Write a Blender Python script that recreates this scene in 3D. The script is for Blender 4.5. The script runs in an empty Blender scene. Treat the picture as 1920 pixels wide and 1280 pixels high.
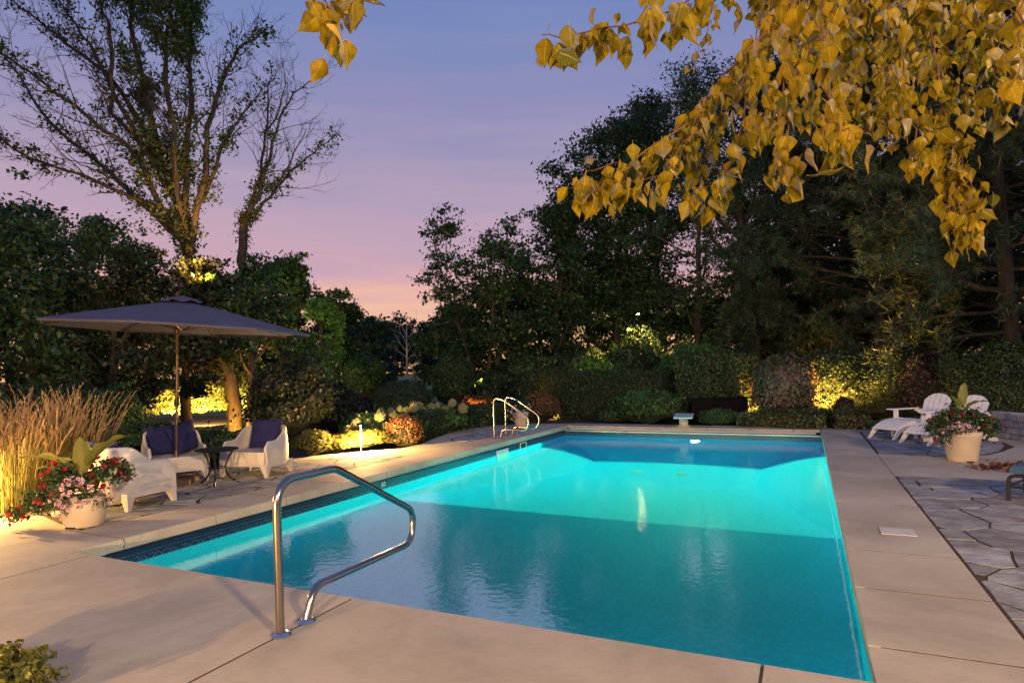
import bpy, math, random
import numpy as np
from mathutils import Vector, Matrix, noise

random.seed(7)
RNG = np.random.default_rng(11)
S = bpy.context.scene
COL = S.collection
R = math.radians

# ------------------------------------------------------------------ camera
F_PX, ROLL, CX, CY, EYE = 1195.0, math.atan(0.02022), 960.0, 694.7, 1.5
cam_data = bpy.data.cameras.new('camera')
cam = bpy.data.objects.new('camera', cam_data)
COL.objects.link(cam)
cam_data.sensor_width = 36.0
cam_data.lens = F_PX / 1920 * 36
cam_data.shift_y = (CY - 640.0) / 1920
cam_data.clip_start, cam_data.clip_end = 0.05, 3000
ca, sa = math.cos(ROLL), math.sin(ROLL)
cam.matrix_world = Matrix(((ca, sa, 0, 0), (0, 0, -1, 0), (-sa, ca, 0, EYE), (0, 0, 0, 1)))
S.camera = cam

# ------------------------------------------------------------------ render and view
S.render.engine = 'CYCLES'
c = S.cycles
c.use_denoising = True
try:
    c.denoiser = 'OPENIMAGEDENOISE'
except Exception:
    pass
c.max_bounces, c.diffuse_bounces, c.glossy_bounces = 10, 5, 4
c.transmission_bounces, c.transparent_max_bounces = 6, 6
c.caustics_reflective = False
c.sample_clamp_indirect = 3.0
c.blur_glossy = 0.5
S.view_settings.view_transform = 'Standard'
try:
    S.view_settings.look = 'None'
except Exception:
    pass
S.view_settings.exposure = 0.0
S.view_settings.gamma = 1.0
S.view_settings.use_curve_mapping = False


def lin(r, g, b):
    f = lambda v: (v / 255 / 12.92) if v / 255 <= 0.04045 else ((v / 255 + 0.055) / 1.055) ** 2.4
    return (f(r), f(g), f(b), 1)


# ------------------------------------------------------------------ dusk sky
W = bpy.data.worlds.new('World')
S.world = W
W.use_nodes = True
nt = W.node_tree
nt.nodes.clear()
N, L = nt.nodes.new, nt.links.new
tc = N('ShaderNodeTexCoord')
nrm = N('ShaderNodeVectorMath'); nrm.operation = 'NORMALIZE'
L(tc.outputs['Generated'], nrm.inputs[0])
sep = N('ShaderNodeSeparateXYZ'); L(nrm.outputs[0], sep.inputs[0])
# thin cloud streaks shift the elevation a little
mp = N('ShaderNodeMapping'); mp.inputs['Scale'].default_value = (1.6, 1.6, 15)
L(nrm.outputs[0], mp.inputs[0])
ns = N('ShaderNodeTexNoise'); ns.inputs['Scale'].default_value = 2.2; ns.inputs['Detail'].default_value = 5
ns.inputs['Roughness'].default_value = 0.55
L(mp.outputs[0], ns.inputs['Vector'])
sub = N('ShaderNodeMath'); sub.operation = 'SUBTRACT'; L(ns.outputs['Fac'], sub.inputs[0]); sub.inputs[1].default_value = 0.5
mad = N('ShaderNodeMath'); mad.operation = 'MULTIPLY_ADD'; L(sub.outputs[0], mad.inputs[0])
mad.inputs[1].default_value = 0.14; L(sep.outputs['Z'], mad.inputs[2])
ramp = N('ShaderNodeValToRGB')
stops = [(0.0, (252, 180, 110)), (0.070, (247, 197, 154)), (0.12, (227, 175, 170)), (0.165, (203, 165, 181)),
         (0.245, (183, 160, 184)), (0.315, (164, 152, 184)), (0.385, (143, 142, 185)), (0.47, (123, 138, 187)),
         (0.56, (104, 126, 190)), (1.0, (94, 116, 172))]
els = ramp.color_ramp.elements
els[0].position, els[0].color = stops[0][0], lin(*stops[0][1])
els[1].position, els[1].color = stops[-1][0], lin(*stops[-1][1])
for p, col in stops[1:-1]:
    e = els.new(p); e.color = lin(*col)
L(mad.outputs[0], ramp.inputs[0])
# away from the sunset side the low sky is a duller mauve
ramp2 = N('ShaderNodeValToRGB')
els = ramp2.color_ramp.elements
s2 = [(0.0, (140, 128, 170)), (0.2, (150, 136, 184)), (0.45, (108, 120, 174)), (1.0, (94, 116, 172))]
els[0].position, els[0].color = s2[0][0], lin(*s2[0][1])
els[1].position, els[1].color = s2[-1][0], lin(*s2[-1][1])
for p, col in s2[1:-1]:
    e = els.new(p); e.color = lin(*col)
L(mad.outputs[0], ramp2.inputs[0])
mrx = N('ShaderNodeMapRange'); mrx.interpolation_type = 'SMOOTHSTEP'
L(sep.outputs['Y'], mrx.inputs['Value'])
mrx.inputs['From Min'].default_value = -0.5; mrx.inputs['From Max'].default_value = 0.75
mx = N('ShaderNodeMix'); mx.data_type = 'RGBA'
L(mrx.outputs[0], mx.inputs['Factor']); L(ramp2.outputs[0], mx.inputs['A']); L(ramp.outputs[0], mx.inputs['B'])
bg = N('ShaderNodeBackground'); L(mx.outputs['Result'], bg.inputs['Color']); bg.inputs['Strength'].default_value = 1.0
nish = N('ShaderNodeTexSky'); nish.sky_type = 'NISHITA'; nish.sun_disc = False
nish.sun_elevation = R(-3); nish.sun_rotation = R(-8)
bg2 = N('ShaderNodeBackground'); L(nish.outputs[0], bg2.inputs['Color']); bg2.inputs['Strength'].default_value = 0.05
add = N('ShaderNodeAddShader'); L(bg.outputs[0], add.inputs[0]); L(bg2.outputs[0], add.inputs[1])
wo = N('ShaderNodeOutputWorld'); L(add.outputs[0], wo.inputs['Surface'])


# ------------------------------------------------------------------ unseen warm fill lamps added behind the camera, for the house lights
def lamp(name, kind, loc, power, color, radius=0.05, aim=None, spot=None, blend=0.5, parent=None):
    d = bpy.data.lights.new(name, kind)
    d.energy = power
    d.color = color
    if kind == 'AREA':
        d.shape = 'DISK'; d.size = radius * 2
    else:
        d.shadow_soft_size = radius
    if kind == 'SPOT':
        d.spot_size = spot; d.spot_blend = blend
    o = bpy.data.objects.new(name, d)
    COL.objects.link(o)
    o.location = loc
    if aim is not None:
        o.rotation_euler = (Vector(aim) - Vector(loc)).to_track_quat('-Z', 'Y').to_euler()
    return o


WARM = (1.0, 0.55, 0.16)
AMBER = (1.0, 0.45, 0.075)
lamp('house_fill_lamp', 'SPOT', (6.5, -6.5, 5.2), 7600, (1.0, 0.665, 0.36), 0.35, (4.0, 7.0, 0), R(92), 1.0)
lamp('house_fill_lamp', 'SPOT', (-2.5, -8.5, 5.2), 4200, (1.0, 0.665, 0.36), 0.35, (-0.5, 5.0, 0), R(92), 1.0)


# ------------------------------------------------------------------ pixel and pool frames
def ray(px, py):
    u = (px - CX) / F_PX; v = (CY - py) / F_PX
    return Vector((u * ca + v * sa, 1.0, -u * sa + v * ca))


def gnd(px, py, z=0.0):
    d = ray(px, py); t = (z - EYE) / d.z
    return Vector((d.x * t, d.y * t, z))


def at(px, py, Y):
    d = ray(px, py) * Y
    return Vector((d.x, d.y, d.z + EYE))


FLc = gnd(134.6, 1033.8)
E1 = (gnd(1645.6, 1279.5) - FLc); E1.z = 0; E1.normalize()
E2 = Vector((-E1.y, E1.x, 0))
MP = Matrix(((E1.x, E2.x, 0, FLc.x), (E1.y, E2.y, 0, FLc.y), (0, 0, 1, 0), (0, 0, 0, 1)))
POOL_ANG = math.atan2(E1.y, E1.x)
PW_, PL_ = 6.12, 12.72            # pool width and length at the coping


def P(u, v, z=0.0):
    return MP @ Vector((u, v, z))


# ------------------------------------------------------------------ mesh helpers
class MB:
    def __init__(s):
        s.v = []; s.f = []

    def add(s, vs, fs):
        o = len(s.v)
        s.v += [tuple(x) for x in vs]
        s.f += [tuple(i + o for i in f) for f in fs]
        return s

    def box(s, a, b, m=None, bev=0.0):
        x0, y0, z0 = a; x1, y1, z1 = b
        if bev:
            vs, fs = [], []
            rings = [(z0, 0), (z1 - bev, 0), (z1, bev)]
            return s.prism([(x0, y0), (x1, y0), (x1, y1), (x0, y1)], z0, z1, bev, m)
        vs = [Vector(p) for p in ((x0, y0, z0), (x1, y0, z0), (x1, y1, z0), (x0, y1, z0), (x0, y0, z1), (x1, y0, z1), (x1, y1, z1), (x0, y1, z1))]
        if m is not None:
            vs = [m @ p for p in vs]
        return s.add(vs, [(3, 2, 1, 0), (4, 5, 6, 7), (0, 1, 5, 4), (1, 2, 6, 5), (2, 3, 7, 6), (3, 0, 4, 7)])

    def prism(s, poly, z0, z1, bev=0.0, m=None):
        n = len(poly)
        vs = [Vector((x, y, z0)) for x, y in poly]
        if bev:
            ins = inset(poly, bev)
            vs += [Vector((x, y, z1 - bev)) for x, y in poly] + [Vector((x, y, z1)) for x, y in ins]
            k = 3
        else:
            vs += [Vector((x, y, z1)) for x, y in poly]; k = 2
        if m is not None:
            vs = [m @ p for p in vs]
        fs = [tuple(range(n - 1, -1, -1)), tuple(range((k - 1) * n, k * n))]
        for r in range(k - 1):
            for i in range(n):
                j = (i + 1) % n
                fs.append((r * n + i, r * n + j, (r + 1) * n + j, (r + 1) * n + i))
        return s.add(vs, fs)

    def tube(s, pts, rad, n=8, cap=True):
        pts = [Vector(p) for p in pts]
        if not hasattr(rad, '__len__'):
            rad = [rad] * len(pts)
        vs, fs = [], []
        t0 = (pts[1] - pts[0]).normalized()
        up = Vector((0, 0, 1)) if abs(t0.z) < 0.9 else Vector((1, 0, 0))
        a = t0.cross(up).normalized()
        for i, p in enumerate(pts):
            t = (pts[min(i + 1, len(pts) - 1)] - pts[max(i - 1, 0)])
            if t.length < 1e-9:
                t = t0.copy()
            t.normalize()
            a = (a - t * a.dot(t))
            if a.length < 1e-6:
                a = t.orthogonal()
            a.normalize(); b = t.cross(a)
            for k in range(n):
                th = 2 * math.pi * k / n
                vs.append(p + (a * math.cos(th) + b * math.sin(th)) * rad[i])
        for i in range(len(pts) - 1):
            for k in range(n):
                q = (k + 1) % n
                fs.append((i * n + k, i * n + q, (i + 1) * n + q, (i + 1) * n + k))
        if cap:
            fs.append(tuple(range(n - 1, -1, -1)))
            fs.append(tuple((len(pts) - 1) * n + k for k in range(n)))
        return s.add(vs, fs)

    def lathe(s, prof, n=24, cx=0, cy=0, m=None):
        vs, fs = [], []
        for r, z in prof:
            for k in range(n):
                th = 2 * math.pi * k / n
                p = Vector((cx + r * math.cos(th), cy + r * math.sin(th), z))
                vs.append(m @ p if m is not None else p)
        for i in range(len(prof) - 1):
            for k in range(n):
                q = (k + 1) % n
                fs.append((i * n + k, i * n + q, (i + 1) * n + q, (i + 1) * n + k))
        fs.append(tuple(range(n - 1, -1, -1)))
        fs.append(tuple((len(prof) - 1) * n + k for k in range(n)))
        return s.add(vs, fs)

    def mesh(s, name, mat, smooth=False, m=None):
        me = bpy.data.meshes.new(name)
        vs = s.v if m is None else [tuple(m @ Vector(p)) for p in s.v]
        me.from_pydata(vs, [], s.f)
        me.materials.append(mat)
        if smooth:
            me.polygons.foreach_set('use_smooth', [True] * len(me.polygons))
            if smooth != 'all':
                try:
                    me.set_sharp_from_angle(angle=R(38))
                except Exception:
                    pass
        return me

    def build(s, name, mat, parent=None, smooth=False, m=None):
        return link(name, s.mesh(name, mat, smooth, m), parent)


def inset(poly, d):
    n = len(poly)
    A = sum(poly[i][0] * poly[(i + 1) % n][1] - poly[(i + 1) % n][0] * poly[i][1] for i in range(n))
    sg = 1 if A > 0 else -1
    out = []
    for i in range(n):
        p0, p1, p2 = Vector(poly[i - 1]), Vector(poly[i]), Vector(poly[(i + 1) % n])
        a = (p1 - p0); b = (p2 - p1)
        if a.length < 1e-7 or b.length < 1e-7:
            out.append(tuple(p1)); continue
        a.normalize(); b.normalize()
        na = Vector((-a.y, a.x)) * sg; nb = Vector((-b.y, b.x)) * sg
        m = na + nb
        if m.length < 1e-4:
            out.append(tuple(p1 + na * d)); continue
        m.normalize()
        k = min(d / max(m.dot(na), 0.35), 2.2 * d)
        out.append(tuple(p1 + m * k))
    return out


def link(name, data, parent=None):
    o = bpy.data.objects.new(name, data)
    COL.objects.link(o)
    if parent is not None:
        o.parent = parent
    return o


def tag(o, label=None, cat=None, group=None, kind=None):
    for k, v in (('label', label), ('category', cat), ('group', group), ('kind', kind)):
        if v:
            o[k] = v
    return o


def thing(name, label, cat, loc=(0, 0, 0), rz=0.0, group=None):
    o = link(name, None)
    o.empty_display_size = 0.2
    o.location = loc
    o.rotation_euler = (0, 0, rz)
    return tag(o, label, cat, group)


def copy_tree(o, parent=None, kids=None):
    if kids is None:
        kids = {}
        for q in COL.objects:
            if q.parent:
                kids.setdefault(q.parent.name, []).append(q)
    n = o.copy(); COL.objects.link(n)
    if parent is not None:
        n.parent = parent
    for ch in kids.get(o.name, []):
        copy_tree(ch, n, kids)
    return n


def quads(name, V, mat):
    """V: (n,4,3) array -> one mesh of n separate quads"""
    n = len(V)
    me = bpy.data.meshes.new(name)
    me.vertices.add(n * 4); me.loops.add(n * 4); me.polygons.add(n)
    me.vertices.foreach_set('co', np.ascontiguousarray(V, dtype=np.float32).reshape(-1))
    me.loops.foreach_set('vertex_index', np.arange(n * 4, dtype=np.int32))
    me.polygons.foreach_set('loop_start', np.arange(0, n * 4, 4, dtype=np.int32))
    try:
        me.polygons.foreach_set('loop_total', np.full(n, 4, dtype=np.int32))
    except Exception:
        pass
    me.materials.append(mat)
    me.update(calc_edges=True)
    return me


def tris(name, V, mat):
    n = len(V)
    me = bpy.data.meshes.new(name)
    me.vertices.add(n * 3); me.loops.add(n * 3); me.polygons.add(n)
    me.vertices.foreach_set('co', np.ascontiguousarray(V, dtype=np.float32).reshape(-1))
    me.loops.foreach_set('vertex_index', np.arange(n * 3, dtype=np.int32))
    me.polygons.foreach_set('loop_start', np.arange(0, n * 3, 3, dtype=np.int32))
    me.materials.append(mat)
    me.update(calc_edges=True)
    return me


def unit(a):
    return a / np.maximum(np.linalg.norm(a, axis=-1, keepdims=True), 1e-9)


def leaf_quads(C, size, rng, out=None, aspect=0.55, droop=0.3, jit=0.35):
    """diamond leaves at centres C, random direction, biased to face OUT when given"""
    n = len(C)
    d = unit(rng.normal(size=(n, 3)) + np.array([0, 0, -droop]))
    if out is not None:
        nn = unit(out + rng.normal(size=(n, 3)) * 0.7)
    else:
        nn = unit(rng.normal(size=(n, 3)) + np.array([0, 0, 0.5]))
    w = unit(np.cross(d, nn))
    d = unit(np.cross(nn, w))
    s = size * (1 + jit * rng.normal(size=(n, 1))).clip(0.4, 1.9)
    a = C - d * s * 0.5
    b = C + w * s * aspect * 0.5 - d * s * 0.08 + nn * s * 0.07
    t = C + d * s * 0.5
    e = C - w * s * aspect * 0.5 - d * s * 0.08 + nn * s * 0.07
    return np.stack([a, b, t, e], axis=1)


# ------------------------------------------------------------------ materials
def mat_base(name):
    m = bpy.data.materials.new(name)
    m.use_nodes = True
    t = m.node_tree
    return m, t, t.nodes['Principled BSDF'], t.nodes.new, t.links.new


def mat(name, col, rough=0.6, metal=0.0, var=0.0, vscale=4.0, bump=0.0, bscale=60.0, spec=0.5, detail=4, col2=None, obj_var=0.0, coat=0.0, rvar=0.0, stretch=None):
    m, t, b, N, L = mat_base(name)
    b.inputs['Roughness'].default_value = rough
    b.inputs['Metallic'].default_value = metal
    b.inputs['Specular IOR Level'].default_value = spec
    if coat:
        b.inputs['Coat Weight'].default_value = coat
    tcn = N('ShaderNodeTexCoord')
    src = tcn.outputs['Object']
    if stretch:
        mpn = N('ShaderNodeMapping'); mpn.inputs['Scale'].default_value = stretch
        L(src, mpn.inputs[0]); src = mpn.outputs[0]
    c1 = tuple(col[:3]) + (1,)
    if var or col2:
        n1 = N('ShaderNodeTexNoise'); n1.inputs['Scale'].default_value = vscale; n1.inputs['Detail'].default_value = detail
        L(src, n1.inputs['Vector'])
        r = N('ShaderNodeValToRGB')
        c2 = tuple(col2[:3]) + (1,) if col2 else tuple(x * (1 - var) for x in col[:3]) + (1,)
        c3 = tuple(min(1, x * (1 + var)) for x in col[:3]) + (1,)
        r.color_ramp.elements[0].position = 0.3; r.color_ramp.elements[0].color = c2
        r.color_ramp.elements[1].position = 0.7; r.color_ramp.elements[1].color = c3
        L(n1.outputs['Fac'], r.inputs[0])
        outc = r.outputs[0]
        if rvar:
            mr = N('ShaderNodeMapRange'); L(n1.outputs['Fac'], mr.inputs['Value'])
            mr.inputs['To Min'].default_value = rough - rvar; mr.inputs['To Max'].default_value = rough + rvar
            L(mr.outputs[0], b.inputs['Roughness'])
    else:
        rg = N('ShaderNodeRGB'); rg.outputs[0].default_value = c1
        outc = rg.outputs[0]
    if obj_var:
        oi = N('ShaderNodeObjectInfo')
        mr = N('ShaderNodeMapRange'); L(oi.outputs['Random'], mr.inputs['Value'])
        mr.inputs['To Min'].default_value = 1 - obj_var; mr.inputs['To Max'].default_value = 1 + obj_var
        hs = N('ShaderNodeHueSaturation'); L(outc, hs.inputs['Color']); L(mr.outputs[0], hs.inputs['Value'])
        outc = hs.outputs[0]
    L(outc, b.inputs['Base Color'])
    if bump:
        n2 = N('ShaderNodeTexNoise'); n2.inputs['Scale'].default_value = bscale; n2.inputs['Detail'].default_value = 5
        L(src, n2.inputs['Vector'])
        bp = N('ShaderNodeBump'); bp.inputs['Strength'].default_value = bump; bp.inputs['Distance'].default_value = 0.02
        L(n2.outputs['Fac'], bp.inputs['Height']); L(bp.outputs[0], b.inputs['Normal'])
    return m


def leafmat(name, cols, transl=0.3, gloss=0.04):
    m = bpy.data.materials.new(name)
    m.use_nodes = True
    t = m.node_tree; t.nodes.clear()
    N, L = t.nodes.new, t.links.new
    g = N('ShaderNodeNewGeometry')
    r = N('ShaderNodeValToRGB'); e = r.color_ramp.elements
    k = len(cols)
    e[0].position, e[0].color = 0, tuple(cols[0]) + (1,)
    e[1].position, e[1].color = 1, tuple(cols[-1]) + (1,)
    for i in range(1, k - 1):
        q = e.new(i / (k - 1)); q.color = tuple(cols[i]) + (1,)
    tcn = N('ShaderNodeTexCoord'); nz = N('ShaderNodeTexNoise'); nz.inputs['Scale'].default_value = 1.1; nz.inputs['Detail'].default_value = 2
    L(tcn.outputs['Object'], nz.inputs['Vector'])
    mr = N('ShaderNodeMapRange'); L(nz.outputs['Fac'], mr.inputs['Value']); mr.inputs['From Min'].default_value = 0.34; mr.inputs['From Max'].default_value = 0.66
    ma = N('ShaderNodeMath'); ma.operation = 'MULTIPLY'; L(mr.outputs[0], ma.inputs[0]); ma.inputs[1].default_value = 0.55
    mb = N('ShaderNodeMath'); mb.operation = 'MULTIPLY_ADD'; L(g.outputs['Random Per Island'], mb.inputs[0]); mb.inputs[1].default_value = 0.45; L(ma.outputs[0], mb.inputs[2])
    L(mb.outputs[0], r.inputs[0])
    d = N('ShaderNodeBsdfDiffuse'); L(r.outputs[0], d.inputs[0])
    tr = N('ShaderNodeBsdfTranslucent'); L(r.outputs[0], tr.inputs[0])
    mx = N('ShaderNodeMixShader'); mx.inputs[0].default_value = transl
    L(d.outputs[0], mx.inputs[1]); L(tr.outputs[0], mx.inputs[2])
    last = mx
    if gloss:
        gl = N('ShaderNodeBsdfGlossy'); gl.inputs['Roughness'].default_value = 0.45
        m2 = N('ShaderNodeMixShader'); m2.inputs[0].default_value = gloss
        L(mx.outputs[0], m2.inputs[1]); L(gl.outputs[0], m2.inputs[2]); last = m2
    o = N('ShaderNodeOutputMaterial'); L(last.outputs[0], o.inputs[0])
    return m


def emit(name, col, strength):
    m, t, b, N, L = mat_base(name)
    b.inputs['Base Color'].default_value = tuple(col) + (1,)
    b.inputs['Emission Color'].default_value = tuple(col) + (1,)
    b.inputs['Emission Strength'].default_value = strength
    return m


def concrete(name, col, col2, obj_var=0.05):
    m, t, b, N, L = mat_base(name)
    b.inputs['Roughness'].default_value = 0.78
    b.inputs['Specular IOR Level'].default_value = 0.35
    tcn = N('ShaderNodeTexCoord')
    big = N('ShaderNodeTexNoise'); big.inputs['Scale'].default_value = 0.9; big.inputs['Detail'].default_value = 6; big.inputs['Roughness'].default_value = 0.6
    L(tcn.outputs['Object'], big.inputs['Vector'])
    r = N('ShaderNodeValToRGB')
    r.color_ramp.elements[0].position = 0.32; r.color_ramp.elements[0].color = tuple(col2) + (1,)
    r.color_ramp.elements[1].position = 0.62; r.color_ramp.elements[1].color = tuple(col) + (1,)
    L(big.outputs['Fac'], r.inputs[0])
    # brushed streaks and fine grit
    mpn = N('ShaderNodeMapping'); mpn.inputs['Scale'].default_value = (3, 28, 3); mpn.inputs['Rotation'].default_value = (0, 0, POOL_ANG)
    L(tcn.outputs['Object'], mpn.inputs[0])
    st = N('ShaderNodeTexNoise'); st.inputs['Scale'].default_value = 2.5; st.inputs['Detail'].default_value = 6; st.inputs['Roughness'].default_value = 0.65
    L(mpn.outputs[0], st.inputs['Vector'])
    mr = N('ShaderNodeMapRange'); L(st.outputs['Fac'], mr.inputs['Value'])
    mr.inputs['From Min'].default_value = 0.3; mr.inputs['From Max'].default_value = 0.7
    mr.inputs['To Min'].default_value = 0.90; mr.inputs['To Max'].default_value = 1.07
    gr = N('ShaderNodeTexNoise'); gr.inputs['Scale'].default_value = 260; gr.inputs['Detail'].default_value = 2
    L(tcn.outputs['Object'], gr.inputs['Vector'])
    # sparse dark specks
    vo = N('ShaderNodeTexVoronoi'); vo.inputs['Scale'].default_value = 5.5; L(tcn.outputs['Object'], vo.inputs['Vector'])
    sp = N('ShaderNodeMapRange'); L(vo.outputs['Distance'], sp.inputs['Value'])
    sp.inputs['From Min'].default_value = 0.025; sp.inputs['From Max'].default_value = 0.05
    sp.inputs['To Min'].default_value = 0.55; sp.inputs['To Max'].default_value = 1.0
    m1 = N('ShaderNodeMath'); m1.operation = 'MULTIPLY'; L(mr.outputs[0], m1.inputs[0]); L(sp.outputs[0], m1.inputs[1])
    stn = N('ShaderNodeTexNoise'); stn.inputs['Scale'].default_value = 0.45; stn.inputs['Detail'].default_value = 8; stn.inputs['Roughness'].default_value = 0.7; stn.inputs['Distortion'].default_value = 1.2
    L(tcn.outputs['Object'], stn.inputs['Vector'])
    sr = N('ShaderNodeMapRange'); L(stn.outputs['Fac'], sr.inputs['Value'])
    sr.inputs['From Min'].default_value = 0.40; sr.inputs['From Max'].default_value = 0.56; sr.inputs['To Min'].default_value = 0.80; sr.inputs['To Max'].default_value = 1.0
    m0 = sr
    m3 = N('ShaderNodeMath'); m3.operation = 'MULTIPLY'; L(m1.outputs[0], m3.inputs[0]); L(m0.outputs[0], m3.inputs[1]); m1 = m3
    oi = N('ShaderNodeObjectInfo')
    om = N('ShaderNodeMapRange'); L(oi.outputs['Random'], om.inputs['Value'])
    om.inputs['To Min'].default_value = 1 - obj_var; om.inputs['To Max'].default_value = 1 + obj_var
    m2 = N('ShaderNodeMath'); m2.operation = 'MULTIPLY'; L(m1.outputs[0], m2.inputs[0]); L(om.outputs[0], m2.inputs[1])
    hs = N('ShaderNodeHueSaturation'); L(r.outputs[0], hs.inputs['Color']); L(m2.outputs[0], hs.inputs['Value'])
    L(hs.outputs[0], b.inputs['Base Color'])
    bp = N('ShaderNodeBump'); bp.inputs['Strength'].default_value = 0.25; bp.inputs['Distance'].default_value = 0.004
    ad = N('ShaderNodeMath'); L(gr.outputs['Fac'], ad.inputs[0]); L(st.outputs['Fac'], ad.inputs[1])
    L(ad.outputs[0], bp.inputs['Height']); L(bp.outputs[0], b.inputs['Normal'])
    return m


M = {}
M['concrete'] = concrete('pale_brushed_concrete', (0.53, 0.475, 0.365), (0.42, 0.37, 0.285))
M['coping'] = concrete('coping_concrete', (0.525, 0.47, 0.365), (0.415, 0.365, 0.285))
M['mortar'] = mat('dark_joint_soil', (0.06, 0.036, 0.022), 0.95, var=0.4, vscale=30, bump=0.5)
M['flag'] = mat('grey_flagstone', (0.27, 0.272, 0.272), 0.85, var=0.36, vscale=4.5, bump=0.7, bscale=12, obj_var=0.24, spec=0.3, detail=8)
M['soil'] = mat('bark_mulch', (0.05, 0.032, 0.022), 0.95, var=0.5, vscale=22, bump=0.9, bscale=40)
M['lawn'] = mat('lawn_green', (0.075, 0.17, 0.03), 0.9, var=0.35, vscale=0.25, bump=0.4, bscale=20)
M['steel'] = mat('polished_steel', (0.40, 0.36, 0.32), 0.2, 1.0, rvar=0.04, var=0.05, vscale=40, bump=0.015, bscale=300)
M['chrome'] = mat('chrome_plate', (0.78, 0.70, 0.60), 0.22, 1.0)
M['plastic'] = mat('white_resin', (0.66, 0.62, 0.56), 0.55, var=0.05, vscale=3, bump=0.03, bscale=250)
M['navy'] = mat('navy_fabric', (0.016, 0.018, 0.10), 0.9, var=0.2, vscale=9, bump=0.25, bscale=300)
M['iron'] = mat('black_cast_iron', (0.03, 0.032, 0.036), 0.45, 0.6, var=0.2, vscale=20, bump=0.1, bscale=120)
M['canopy'] = mat('charcoal_canopy_cloth', (0.07, 0.07, 0.125), 0.8, var=0.1, vscale=3, bump=0.12, bscale=400)
M['bronze'] = mat('bronze_pole', (0.14, 0.085, 0.05), 0.4, 0.7, var=0.15, vscale=14)
M['pot'] = mat('cream_pot', (0.62, 0.52, 0.40), 0.7, var=0.1, vscale=5, bump=0.05, bscale=80)
M['whitewood'] = mat('white_painted_wood', (0.72, 0.73, 0.76), 0.5, var=0.06, vscale=6, bump=0.08, bscale=50, stretch=(1, 1, 6))
M['bark'] = mat('dark_bark', (0.075, 0.06, 0.048), 0.9, var=0.4, vscale=7, bump=0.9, bscale=16, stretch=(1, 1, 0.25))
M['pinebark'] = mat('dark_pine_bark', (0.042, 0.032, 0.026), 0.95, var=0.4, vscale=7, bump=0.9, bscale=16, stretch=(1, 1, 0.25))
M['palebark'] = mat('pale_dead_bark', (0.34, 0.31, 0.30), 0.9, var=0.25, vscale=6, bump=0.4, bscale=12)
M['twigbark'] = mat('reddish_twig', (0.12, 0.05, 0.022), 0.7, var=0.3, vscale=30)
M['wallstone'] = mat('pale_wall_stone', (0.42, 0.40, 0.38), 0.85, var=0.25, vscale=6, bump=0.6, bscale=20, obj_var=0.16)
M['blackbox'] = mat('black_panel', (0.005, 0.005, 0.006), 0.8, var=0.2, vscale=3, spec=0.1)
M['aqua'] = mat('pale_aqua_board', (0.42, 0.62, 0.60), 0.6, var=0.06, vscale=20, bump=0.2, bscale=200)
M['blue'] = mat('blue_sling_cushion', (0.03, 0.085, 0.17), 0.85, var=0.15, vscale=8, bump=0.2, bscale=250)
M['lid'] = mat('white_plastic_lid', (0.55, 0.54, 0.51), 0.6, var=0.08, vscale=12)
M['whitefit'] = mat('white_pool_fitting', (0.6, 0.72, 0.70), 0.5)
M['dark'] = mat('dark_recess', (0.01, 0.012, 0.015), 0.8)  # near black stands in for shade inside slots and openings; also the black track
M['track'] = mat('aluminium_track', (0.45, 0.46, 0.45), 0.4, 0.8, var=0.05)
M['tubing'] = mat('beige_cover_roller', (0.48, 0.42, 0.37), 0.6, var=0.08, vscale=3)
M['red'] = leafmat('red_petals', [(0.22, 0.006, 0.012), (0.32, 0.010, 0.018), (0.16, 0.005, 0.012)], 0.25, 0.03)
M['pink'] = leafmat('pale_pink_petals', [(0.62, 0.36, 0.46), (0.66, 0.45, 0.52), (0.55, 0.28, 0.42)], 0.25, 0.02)
M['eye'] = mat('plum_flower_eye', (0.12, 0.012, 0.05), 0.8)
M['canna'] = leafmat('canna_leaf', [(0.20, 0.24, 0.04), (0.26, 0.27, 0.05), (0.14, 0.19, 0.04)], 0.4, 0.08)
M['potleaf'] = leafmat('pot_foliage', [(0.018, 0.04, 0.012), (0.035, 0.075, 0.02), (0.05, 0.10, 0.03)], 0.2, 0.08)
M['ylw'] = leafmat('yellow_autumn_leaves', [(0.36, 0.20, 0.012), (0.46, 0.27, 0.015), (0.34, 0.22, 0.02), (0.50, 0.30, 0.02), (0.24, 0.18, 0.03)], 0.3, 0.05)
G = {}
G['dark'] = leafmat('dark_green_leaves', [(0.014, 0.038, 0.015), (0.03, 0.072, 0.026), (0.055, 0.115, 0.038), (0.085, 0.165, 0.05)])
G['mid'] = leafmat('mid_green_leaves', [(0.02, 0.06, 0.018), (0.04, 0.11, 0.03), (0.07, 0.15, 0.04), (0.10, 0.2, 0.055)])
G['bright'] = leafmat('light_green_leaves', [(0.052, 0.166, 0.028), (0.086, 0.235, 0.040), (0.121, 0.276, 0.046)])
G['mix'] = leafmat('mixed_dark_leaves', [(0.012, 0.026, 0.013), (0.026, 0.05, 0.022), (0.062, 0.06, 0.03), (0.042, 0.08, 0.038), (0.10, 0.13, 0.07)])
G['ivy'] = leafmat('ivy_leaves', [(0.022, 0.078, 0.026), (0.043, 0.117, 0.032), (0.110, 0.107, 0.032), (0.037, 0.107, 0.048)])
G['pine'] = leafmat('pine_needles', [(0.018, 0.034, 0.018), (0.034, 0.06, 0.03), (0.055, 0.085, 0.042), (0.075, 0.075, 0.038)], 0.1)
G['hedge'] = leafmat('hedge_leaves', [(0.02, 0.048, 0.016), (0.042, 0.08, 0.026), (0.06, 0.075, 0.026)], 0.2)
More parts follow.
